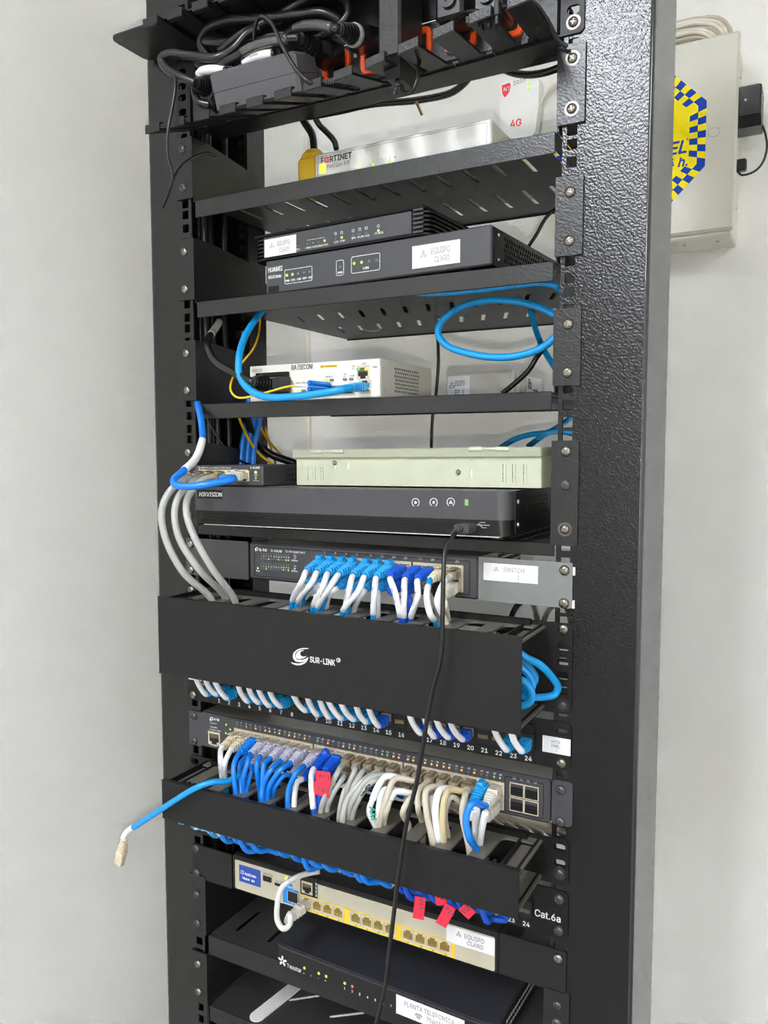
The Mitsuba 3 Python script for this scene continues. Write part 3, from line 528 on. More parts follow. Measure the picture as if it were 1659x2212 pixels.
for i in range(2):
    for j in range(2):
        x0 = .1820+i*.0150; z0 = b0+.0065+j*.0150
        k = add('uplink_cage', ring(x0-.0004, x0+.0144, z0-.0008, z0+.0134, .0003, .0009, WY, .001), 'm_portgold', s2)
        add('dust_cover', bx(x0+.0006, x0+.0134, WY-.0012, WY, z0+.0004, z0+.0092, .0006), 'm_black', k); add('pull_tab', bx(x0+.0022, x0+.0120, WY-.0020, WY-.001, z0+.002, z0+.0068, .0004), 'm_black', k)
    # gateway
gw = thing('voice_gateway', 'black rack gateway with a cream front and a row of yellow sockets', 'network device')
AY, a0, a1, b0, b1 = -.003, -.1755, .1705, .9120, .9560
add('case', bx(a0, a1, AY+.006, AY+.2, b0, b1, .001), 'm_black', gw); add('front_panel', bx(a0, a1, AY, AY+.008, b0, b1, .002), 'm_blackmatte', gw)
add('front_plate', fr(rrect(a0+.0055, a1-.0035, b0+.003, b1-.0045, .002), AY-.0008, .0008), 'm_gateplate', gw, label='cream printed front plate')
ear(gw, -1, .1765, .2405, .9110, .9545, 0, 'm_blackmatte', ('dark', 'dark'), (.9490, .9174)); ear(gw, 1, .1715, .2405, .9135, .9570, 0, 'm_blackmatte', ('nickel', 'blackwasher'), (.9490, .9000))
add('ear_flange', bx(.1712, .1728, -.002, .06, .9135, .957), 'm_blackmatte', gw)
AF = AY-.0008
c7 = lambda u, v: (500+u*.18083, 1840+v*.18083)
p, q = P(c7(96, 335), AF), P(c7(347, 215), AF); x0, x1 = p[0], q[0]; z1 = P(c7(100, 150), AF)[1]; z0 = P(c7(96, 345), AF)[1]
k = add('blue_name_plate', fr(rrect(x0, x1, z0, z1, .001), AF-.0004, .0004), 'm_audioblue', gw, label='blue name plate')
lettering(k, [('i3', x0+.002, z0+.0100, .0045, .0055, True), ('AudioCodes', x0+.0085, z0+.0100, .0034, .0175, True), ('Mediant', x0+.0050, z0+.0040, .0030, .011, True), ('800', x0+.0185, z0+.0038, .0028, .005, True)], 'm_print', AF-.0004)
def GP(u, v): return P(c7(u, v), AF)
x, z = GP(432, 322); add('usb_port', ring(x-.007, x+.007, z-.004, z+.004, .0008, .0007, AF, .0008), 'm_steel', gw); add('usb_well', bx(x-.0065, x+.0065, AF-.0003, AF, z-.0035, z+.0035), 'm_hole', gw)
x, z = GP(563, 395); add('card_slot', bx(x-.0055, x+.0055, AF-.0003, AF, z-.0016, z+.0016), 'm_hole', gw)
lettering(gw, [tline('USB POWER', c7(380, 268), c7(495, 290), .0020, AF), tline('RS-232', c7(535, 360), c7(610, 372), .0020, AF), tline('LED', c7(715, 355), c7(770, 372), .0018, AF)], 'm_inkgrey', AF)
for f in ((658, 300), (652, 325)): x, z = GP(*f); led(gw, x, z, AF, .0014, 'm_ledyellow')
x, z = GP(740, 535); add('blue_port_label', fr(sbox(x-.015, z-.0105, x+.0072, z+.0085).union(sbox(x-.0115, z+.006, x-.001, z+.0145)), AF-.0003, .0003), 'm_portblue', gw, label='blue printed field'); add('blanked_port', bx(x-.0068, x+.0068, AF-.0014, AF, z-.0062, z+.0062, .0006), 'm_blackmatte', gw); add('port_rim', ring(x-.0075, x+.0075, z-.0069, z+.0069, .0005, .0008, AF, .0016), 'm_steel', gw)
lettering(gw, [('WAN', x-.0085, z+.0095, .0022), ('10', x-.0035, z-.0098, .0020)], 'm_print', AF-.0003)
x, z = GP(928, 425); add('dark_field', bx(x-.0120, x+.0115, AF-.0003, AF, z-.0105, z+.0125), 'm_blackmatte', gw); jack(gw, x-.0025, z-.001, AF-.0003, .0150, .0145, 'm_portgold')
x, z = GP(1015, 385); add('side_lights', cat_([bx(x-.0010, x+.0010, AF-.0009, AF-.0003, z-.0016-.0045*i, z+.0016-.0045*i) for i in range(4)]), 'm_printdim', gw)
zc = b0+.0118
add('yellow_field', bx(-.0735, .1225, AF-.0003, AF, b0+.0035, b0+.0215), 'm_portyellow', gw, label='yellow band under the sockets')
GX = []
for g in range(3):
    xs = (-.0722, -.0057, .0602)[g]
    add('socket_row_rim', ring(xs-.0004, xs+.0584, b0+.0062, b0+.0205, .0005, .0009, AF-.0003, .0008), 'm_portgold', gw)
    for i in range(4): GX.append(xs+.0075+i*.0145); jack(gw, GX[-1], zc+.0014, AF-.0003, .0138, .0128, 'm_portgold', flip=True, inner='m_goldwell')
lettering(gw, [(str(1+i), GX[i]-.0008, b0+.0038, .0018) for i in range(12)], 'm_ink', AF-.0003)
p, q = at(965, 2003, y=AF), at(1072, 2040, y=AF)
sticker(gw, p[0], a1-.0035, b1-.0240, b1-.0055, AF-.0002, [('EQUIPO', .37, .53, .24, .42), ('CLARO', .43, .17, .24, .34)], icon=(.26, .65, .17))
NX = [(-.1925, -.0508, .0905)[i//8]+.0154*(i % 8) for i in range(24)]
def patch_panel(label, z0, z1, y, kinds, zs, m='m_black'):
    t = thing('patch_bay', label, 'patch panel')
    sl = unary_union([rrect(s*.2325-.006, s*.2325+.006, z0+(z1-z0)*.79-.003, z0+(z1-z0)*.79+.003, .003) for s in (-1, 1)]) if len(zs) == 1 else None
    pl = rrect(-.2415, .2415, z0, z1, .006)
    if sl is not None: pl = pl.difference(sl)
    add('panel', fr(pl, y-.002, .002), m, t)
    add('port_strip', bx(-.205, .205, y-.0045, y-.002, z0+.010, z1-.006, .001), m, t)
    for i in range(24):
        x = NX[i]
        jack(t, x, z0+.0225, y-.0045, .0150, .0165, 'm_blackmatte', name='socket', flip=True)
    lettering(t, [(str(i+1), NX[i]-(.0016 if i < 9 else .0032), z0+.0026, .0045, None, True) for i in range(24)], 'm_print', y-.002)
    for s in (-1, 1):
        for i, z in enumerate(zs): screw(t, s*.2325, z, y-.002, kinds[i], (z*3333+s*20) % 90)
    return t
pp1 = patch_panel('black patch panel with white numbers and a sticker reading PATCH PANEL 1', 1.1412, 1.1880, 0, ('nickel',), (1.1475,))
x0, x1 = .2020, .2425
sticker(pp1, at(1172, 1600, y=-.0022)[0], .2415, 1.1560, 1.1725, -.0022, [('PATCH', .32, .62, .19, .30), ('PANEL', .32, .38, .19, .30), ('1', .50, .13, .19, .03)])
sticker(pp1, -.2400, -.2190, 1.1665, 1.1800, -.0022, [('PATCH', .32, .62, .19, .45), ('PANEL', .32, .38, .19, .45)])
lettering(pp1, [('SUR-LINK', -.2300, 1.1620, .0024)], 'm_printdim', -.0022)
pp2 = patch_panel('black patch panel marked Cat.6a below the lower cable manager', .9700, 1.0185, 0, ('dark', 'dark'), (1.0098, .9775))
lettering(pp2, [('Cat.6a', .2075, .9865, .0068, .0270, True)], 'm_print', -.0022)
# ---------------------------------------------------------------- telephone exchange on the lower shelf
BEND[0] = askew(.03, -.018, .85, -2.)
ye = thing('telephone_exchange', 'black rounded telephone exchange with a flower emblem and a white sticker on the lower shelf', 'telephone exchange')
YY, a0, a1, b0, b1 = -.018, -.1085, .1765, .8392, .8705
pf = rrect(a0, a1, YY, YY+.19, .016, 8)
add('body', flat(pf.buffer(-.0010), b1-.0045, b1-b0-.0045), 'm_blackmatte', ye, smooth=30)
add('lid', cat_([flat(pf, b1-.0015, .0026), flat(pf.buffer(-.0014), b1, .0030)]), 'm_lidlit', ye, smooth=30)  # lid colour raised to paint in light falling on the top
add('side_vent', cat_([bx(a1-.0012, a1-.0004, YY+.03+i*.006, YY+.0335+i*.006, b0+.008+j*.008, b0+.011+j*.008) for i in range(14) for j in range(2)]), 'm_printdim', ye)
c8 = lambda u, v: (560+u*.20494, 1960+v*.20494)
YF = YY+.0010
x, z = P(c8(222, 585), YF)
add('flower_emblem', cat_([fr(affinity.rotate(affinity.translate(affinity.scale(Point(0, 0).buffer(1, quad_segs=6), .0014, .0028), x, z+.0038), 72*k, origin=(x, z)), YF-.0003, .0003) for k in range(5)]), 'm_print', ye)
lettering(ye, [('Yeastar', x+.0062, z-.0055, .0052, .0215)], 'm_print', YF)
for f, m in (((460, 655), 'm_ledgreen'), ((615, 708), 'm_ledgreen'), ((695, 738), 'm_ledgreen'), ((895, 806), 'm_ledgreen'), ((977, 838), 'm_ledred')):
    q = P(c8(*f), YF); led(ye, q[0], q[1], YF, .0017, m)
lettering(ye, [(s, P(c8(u, v), YF)[0], P(c8(u, v), YF)[1], .0028) for s, u, v in (('1', 884, 868), ('2', 965, 898), ('3', 1046, 928), ('4', 1130, 955), ('5', 1213, 984), ('6', 1298, 1016), ('7', 1382, 1044))]+[('o', P(c8(448, 715), YF)[0], P(c8(448, 715), YF)[1], .002), ('i', P(c8(527, 745), YF)[0], P(c8(527, 745), YF)[1], .0028), ('-', P(c8(600, 770), YF)[0], P(c8(600, 770), YF)[1], .003), ('^', P(c8(680, 800), YF)[0], P(c8(680, 800), YF)[1], .003)], 'm_print', YF)
x0 = at(857, 2143, y=YF)[0]; x1 = at(1007, 2200, y=YF)[0]
sticker(ye, x0, x1, b0+.0035, b1-.0062, YF-.0001, [('PLANTA TELEFONICA', .12, .58, .24, .74), ('7560374', .45, .20, .24, .30)], icon=None)
q = affinity; xx, zz = x0+.34*(x1-x0), b0+.0085
BEND[0] = BEND[0]; add('telephone_symbol', cat_([fr(sbox(xx-.0022, zz-.001, xx+.0022, zz+.002).union(LineString([(xx-.0036, zz+.0022), (xx-.0024, zz+.0034), (xx+.0024, zz+.0034), (xx+.0036, zz+.0022)]).buffer(.0008)).difference(Point(xx, zz+.0006).buffer(.0009)), YF-.0008, .0003)]), 'm_inkgrey', ye)
BEND[0] = None
# ---------------------------------------------------------------- cable managers
def manager(label, z0, z1, slot_screws, kinds, nslot, yf=-.078, logo=False):
    t = thing('cable_manager', label, 'cable manager')
    h = z1-z0; ov = [z0+.009+(h-.018)*k/5. for k in range(1, 5)] if h > .07 else [z0+h*.48, z0+h*.83]
    holes_ = unary_union([rrect(s*.2325-.0062, s*.2325+.0062, z-.0038, z+.0038, .0037) for s in (-1, 1) for z in ov])
    add('back_plate', fr(rrect(-.2415, .2415, z0, z1, .006).difference(holes_).difference(unary_union([rrect(-.185+.075*k, -.135+.075*k, z0+.012, z1-.012, .006) for k in range(5)])) if h > .07 else rrect(-.2415, .2415, z0, z1, .005).difference(holes_), -.002, .0022), 'm_black', t)
    pitch = .390/nslot
    for zt, nme in ((z1-.004, 'top_finger_plate'), (z0+.0062, 'bottom_finger_plate')):
        sl = unary_union([rrect(-.177+k*pitch, -.177+k*pitch+.019, -.0735, -.014, .0075) for k in range(nslot)])
        pl = sbox(-.2150, yf+.0025, .2150, -.002).difference(sl)
        if nme[0] == 't': pl = pl.difference(sbox(.1960, -.066, .2110, -.012)).difference(sbox(-.2110, -.066, -.1960, -.012))
        add(nme, flat(pl, zt, .0022), 'm_tptop' if False else 'm_managerlit', t)
        for s in (-1, 1): add('end_tray', flat(sbox(min(s*.1950, s*.2120), -.067, max(s*.1950, s*.2120), -.011), zt-.0045, .0016), 'm_managerlit', t)
        for s in (-1, 1):
            for x in (.1955, .2115): add('tray_rib', bx(s*x-.0008, s*x+.0008, yf+.004, -.004, zt-.0062, zt+.0018), 'm_black', t)
    add('rear_ladder', cat_([bx(-.2, .2, -.0090, -.0078, z1-.004, z1+.0015), bx(-.2, .2, -.0022, -.001, z1-.004, z1+.0015)]+[bx(-.2+.0364*k-.0006, -.2+.0364*k+.0006, -.009, -.001, z1-.004, z1+.0013) for k in range(12)]), 'm_black', t)
    for k in range(3):
        for sx in (-.193, .180): add('cover_catch', bx(sx+.0075*k, sx+.0075*k+.004, yf+.004, yf+.013, z1-.004, z1-.0005, .0005), 'm_black', t)
    add('cover', cat_([bx(-.2155, .2165, yf, yf+.0018, z0, z1, .0006), bx(-.2155, .2165, yf, yf+.006, z1-.0012, z1), bx(-.2155, .2165, yf, yf+.006, z0, z0+.0012)]), 'm_cover', t, label='flat front cover')
    for s in (-1, 1):
        for i, z in enumerate(slot_screws): screw(t, s*.2325, z, -.002, kinds[i], (z*4321+s*13) % 90)
    return t
mat('m_managerlit', (.075, .072, .064), .42)  # finger plates: black plastic painted grey-beige to stand for light on them
cm1 = manager('tall black cable manager with a white swirl logo on its cover', 1.1965, 1.2850, (1.2795, 1.2052), ('nickel', 'blackwasher'), 11)
LY = -.078
c9 = lambda u, v: P((600+u*.09644, 1380+v*.09644), LY)
def ell(cx, cz, rx, rz, rot=0): return affinity.rotate(affinity.translate(affinity.scale(Point(0, 0).buffer(1, quad_segs=16), rx, rz), cx, cz), rot, origin=(cx, cz))
def pgon(pts): return Polygon([c9(*p) for p in pts]).buffer(0)
def curve(pts): return [tuple(q) for q in spline([(u, v, 0) for u, v in pts], 8)[:, :2]]
L1 = pgon(curve([(690, 207), (560, 205), (440, 240), (355, 320), (345, 420), (400, 500), (470, 518), (560, 515), (620, 490)])+curve([(620, 490), (540, 470), (450, 465), (395, 400), (400, 320), (470, 260), (560, 235), (690, 224)]))
L2 = pgon(curve([(590, 255), (500, 262), (430, 310), (405, 385), (440, 440), (510, 452), (590, 430), (660, 383)])+curve([(660, 383), (600, 393), (545, 390), (505, 345), (520, 290), (590, 262)]))
L3 = pgon(curve([(283, 516), (360, 570), (450, 592), (540, 580), (630, 530), (675, 460), (688, 402)])+curve([(688, 402), (630, 440), (560, 470), (620, 490), (560, 530), (470, 548), (390, 545), (283, 516)]))
lg = cat_([fr(q, LY-.0004, .0004) for q in (L1, L2, L3) if q.area > 0])
a, b = c9(715, 520), c9(1285, 600); zb = (a[1]+b[1])/2
w = b[0]-a[0]
add('logo', cat_([lg, textf('SUR-LINK', .0058, a[0], zb, LY, True, sx=w/(txt('SUR-LINK', .0058, True).bounds[1][0]), depth=.0004), fr(Point(b[0]+.004, zb+.0062).buffer(.0024).difference(Point(b[0]+.004, zb+.0062).buffer(.0018)), LY-.0004, .0004), textf('R', .0022, b[0]+.0033, zb+.0051, LY, True, depth=.0004)]), 'm_paper', cm1, label='white swirl logo with lettering')
cm2 = manager('low black cable manager with a plain cover and a loose cord at its left', 1.0245, 1.0700, (1.0365,), ('blackwasher',), 11)
# ---------------------------------------------------------------- network cables
def plug_meshes(w0, h0, w1, h1, L, ribs, latch, kind):
    "plug pointing along +y into the socket at y=0: connector, boot and latch as separate meshes"
    con = cat_([bx(-.0056, .0056, -.0075, .006, -.0040, .0036, .0006), bx(-.0056, .0056, -.0075, -.006, -.0044, .0044, .0005)])
    parts = {'connector': con}
    if L > 0:
        q = []; n = ribs
        pts = [bx(-w0/2, w0/2, -.0125, -.0060, -h0/2, h0/2, .0012)]
        for i in range(n):
            f = i/(n-1.); y1 = -.0130-(L-.0130+.006)*i/n; y0 = y1-(L-.007)/n*.62
            w, h = w0+(w1-w0)*f, h0+(h1-h0)*f; pts.append(bx(-w/2, w/2, y0, y1, -h/2, h/2, min(.0016, w*.2)))
        pts.append(trimesh.Trimesh([(sx*a/2*k, y, sz*b/2*k) for sx in (-1, 1) for sz in (-1, 1) for a, b, y, k in ((w0, h0, -.010, .80), (w1, h1, -L-.002, .80))]).convex_hull)
        parts['boot'] = cat_(pts)
    if latch == 'bump': parts['latch_cover'] = bx(-.0038, .0038, -.0135, -.0035, h0/2-.0012, h0/2+.0046, .0013)
    elif latch == 'ball': m = trimesh.creation.icosphere(2, .0052); m.apply_translation((0, -.009, h0/2)); parts['latch_cover'] = m
    elif latch == 'lever':
        parts['latch'] = trimesh.Trimesh([(x, y, z) for x in (-.0030, .0030) for y, z in ((-.001, .0038), (-.001, .0050), (-.0150, .0085), (-.0150, .0096), (-.0175, .0086), (-.0175, .0097))]).convex_hull
    elif latch == 'tab': parts['latch'] = cat_([bx(-.0031, .0031, -.0100, -.001, .0036, .0050, .0004), mv(bx(-.0031, .0031, -.005, .0, 0, .0011, .0004), 0, -.009, .0050, rx=-35)])
    return parts
def pset(parts, mats): return {k: S(m, mats[k], 30) for k, m in parts.items()}
cl = 'm_clearplug'
BIG = plug_meshes(.0125, .0118, .0080, .0080, .031, 6, 'bump', '')
SMALL = plug_meshes(.0118, .0100, .0074, .0074, .029, 6, None, '')
PLUG = {
    'cyan': pset(BIG, dict(connector='m_cyanboot', boot='m_cyanboot', latch_cover='m_cyanboot')),
    'cyanlow': pset(SMALL, dict(connector='m_cyanboot', boot='m_cyanboot')),
    'navy': pset(plug_meshes(.0122, .0112, .0078, .0078, .028, 7, None, ''), dict(connector=cl, boot='m_navyboot')),
    'navyball': pset(plug_meshes(.0122, .0112, .0078, .0078, .029, 8, 'ball', ''), dict(connector=cl, boot='m_navyboot', latch_cover='m_navy')),
    'blue': pset(SMALL, dict(connector=cl, boot='m_blue')),
    'clear': pset(plug_meshes(.0112, .0098, .0072, .0072, .027, 6, 'lever', ''), dict(connector=cl, boot='m_clearboot', latch='m_clearplug')),
    'beige': pset(plug_meshes(.0112, .0100, .0076, .0076, .028, 6, 'lever', ''), dict(connector='m_clearbeige', boot='m_clearbeige', latch='m_clearbeige')),
    'white': pset(plug_meshes(.0122, .0108, .0085, .0085, .026, 5, 'tab', ''), dict(connector=cl, boot='m_greyboot', latch=cl)),
    'black': pset(SMALL, dict(connector=cl, boot='m_black')),
    'bare': pset({'connector': cat_([bx(-.0057, .0057, -.0145, .006, -.0041, .0038, .0006), bx(-.0045, .0045, -.0155, -.0140, -.0034, .0030, .0004)]), 'latch': trimesh.Trimesh([(sx*a, y, z) for sx in (-1, 1) for a, y, z in ((.0030, .001, .0036), (.0030, .001, .0052), (.0024, -.0115, .0052), (.0024, -.0115, .0062), (.0030, -.006, .0066))]).convex_hull}, dict(connector='m_smokeplug', latch='m_smokeplug')),
    'cyanshort': pset(plug_meshes(.0118, .0100, .0074, .0074, .019, 5, None, ''), dict(connector='m_cyanboot', boot='m_cyanboot')),
    'navyshort': pset(plug_meshes(.0118, .0100, .0074, .0074, .019, 5, None, ''), dict(connector=cl, boot='m_navyboot')),
    'light': pset(SMALL, dict(connector='m_cyanboot', boot='m_cyanboot')),
}
BOOTL = {'cyan': .031, 'cyanlow': .029, 'navy': .028, 'navyball': .029, 'blue': .029, 'clear': .027, 'beige': .028, 'white': .026, 'black': .029, 'bare': .0140, 'cyanshort': .019, 'navyshort': .019, 'light': .029}
def sleeve(parent, path, t0, t1, r, m='m_paper', text=None, toward=(0, -1, 0)):
    n = len(path); i0, i1 = int(t0*(n-1)), max(int(t1*(n-1)), int(t0*(n-1))+2)
    p = path[i0:i1+1]
    k = add('label_sleeve', sweep(p, r+.0005, 12), m, parent, True)
    if text and k.count('__') < 2:
        d = np.r_[0, np.cumsum(np.linalg.norm(np.diff(p, axis=0), axis=1))]
        t, a, b = frames(p, toward); q = txt(text, .0021); w = q.bounds[1][0]
        if w > d[-1]*.92: q.apply_scale((d[-1]*.9/w, 1, 1)); w = d[-1]*.9
        V = q.vertices; s = V[:, 0]+(d[-1]-w)/2; th = (V[:, 1]-.0010)/(r+.0005)
        f = lambda A: np.stack([np.interp(s, d, A[:, j]) for j in range(3)], 1)
        C, A, B = f(p), f(a), f(b); rr = (r+.0005+V[:, 2])[:, None]
        q.vertices = C+rr*(np.cos(th)[:, None]*A-np.sin(th)[:, None]*B)
        q.merge_vertices(); q.fix_normals() if False else None
        add('lettering', q, 'm_inkgrey', k)
def R4(m): M = np.eye(4); M[:3, :3] = m; return M
ORD = ['first', 'second', 'third', 'fourth', 'fifth', 'sixth', 'seventh', 'eighth', 'ninth', 'tenth', 'eleventh', 'twelfth', 'thirteenth', 'fourteenth', 'fifteenth', 'sixteenth', 'seventeenth', 'eighteenth', 'nineteenth', 'twentieth', 'twenty-first', 'twenty-second', 'twenty-third', 'twenty-fourth']
def cord(label, x, z, y, plug, way, r, m, group, sl=None, tilt=-12., pan=0., flip=False, text=None, slm='m_paper', lift=.0):
    """a patch cord: plug in the socket at (x, y, z), tilted about x and panned about z, then the cord through the points way"""
    t = thing('ethernet_cable', label, 'network cable', group)
    tr = trimesh.transformations
    M = tr.translation_matrix((x, y, z))@tr.rotation_matrix(math.radians(pan), (0, 0, 1))@tr.rotation_matrix(math.radians(-tilt), (1, 0, 0))
    if flip: M = M@tr.rotation_matrix(math.pi, (0, 1, 0))
    for k, d in PLUG[plug].items(): add(k, d, parent=t, M=M)
    L = BOOTL[plug]
    e0, e1 = (M@np.array([0, -L+.004, 0, 1]))[:3], (M@np.array([0, -L-.005, 0, 1]))[:3]
    path = spline([e0, e1]+[np.asarray(p, float) for p in way], 7)
    add('cord', sweep(path, r, 10), m, t, True)
    if sl: sleeve(t, path, sl[0], sl[1], r, slm, text)
    return t
Z1 = 1.2810   # top of the tall manager
def into(px, py, z, dz=.03, dy=.0):
    "where the cord dives into the manager's slot, and the point below it"
    p = at(px, py, z=z); return [p, p+np.array([0, dy+.004, -dz])]
def W(*pts): return [at(px, py, y=y) for px, py, y in pts]
# 24-port switch: upper row
g1 = 'network cables of the 24-port switch'
ups = [('cyan', 'm_cyan', [(655, 1250, -.050)], (630, 1306), 'PP1 PT3'), ('cyan', 'm_cyan', [(676, 1255, -.050)], (641, 1308), 'PP1 PT3'), ('cyan', 'm_cyan', [(699, 1262, -.052)], (675, 1317), 'PP1 PT5'), ('cyan', 'm_cyan', [(715, 1265, -.054)], (684, 1319), 'WIFI SW1 PT7'),
       ('cyan', 'm_cyan', [(754, 1275, -.052)], (746, 1322), 'PP1 PT9'), ('cyan', 'm_cyan', [(775, 1275, -.054)], (738, 1327), 'SW1 PT11'), ('cyan', 'm_cyan', [(809, 1280, -.052)], (806, 1335), 'SW1 PT13'), ('navy', 'm_navy', [(855, 1285, -.050)], (866, 1340), 'SW1 PT15'),
       ('navy', 'm_navy', [(873, 1285, -.052)], (872, 1342), 'SW1 PT17'), ('navy', 'm_navy', [(902, 1290, -.052)], (886, 1341), 'SW1 PT19'), ('beige', 'm_cyan', [(922, 1290, -.054), (929, 1325, -.060)], (942, 1349), 'LLEGADA'), ('bare', 'm_offwhite', [(957, 1262, -.045), (945, 1300, -.055)], (964, 1348), 'SW1 PT23')]
for i, (pl, m, mid, end, tx) in enumerate(ups):
    col = {'m_cyan': 'cyan', 'm_navy': 'dark blue', 'm_offwhite': 'beige'}[m]
    cord(f'{col} network cable with white sleeve, {ORD[i]} from left in upper row of SWITCH 1', S1X[i], b_s1 if False else 1.3270, -.0026, pl, W(*mid)+into(*end, Z1), .0028, m, g1, (.30, .74), -8., 0, False, tx)
lows = [('cyanlow', 'm_cyan', [(672, 1262, -.040)], (655, 1304)), ('cyanlow', 'm_cyan', [(690, 1266, -.040)], (652, 1303)), ('cyanlow', 'm_cyan', [(712, 1275, -.042)], (696, 1316)), ('cyanlow', 'm_cyan', [(716, 1280, -.042)], (705, 1313)), ('cyanlow', 'm_cyan', [(757, 1285, -.042)], (752, 1323)), ('cyanlow', 'm_cyan', [(783, 1283, -.042)], (765, 1320)), ('cyanlow', 'm_cyan', [(816, 1290, -.042)], (816, 1331)),
        ('navy', 'm_navy', [(868, 1300, -.040)], (876, 1336)), ('navy', 'm_navy', [(886, 1298, -.044)], (873, 1338)), None, ('black', 'm_greycord', [(936, 1300, -.045)], (950, 1342)), ('white', 'm_offwhite', [(962, 1305, -.05)], (968, 1340))]
for i, q in enumerate(lows):
    if q is None: continue
    pl, m, mid, end = q
    col = {'m_cyan': 'cyan', 'm_navy': 'dark blue', 'm_offwhite': 'off-white', 'm_greycord': 'grey'}[m]
    cord(f'{col} network cable, {ORD[i]} from left in lower row of SWITCH 1', S1X[i], 1.3135, -.0026, pl, W(*mid)+into(*end, Z1), .0027, m, g1, (.35, .8) if i in (1, 3, 5, 6) else None, -10., 0, True)
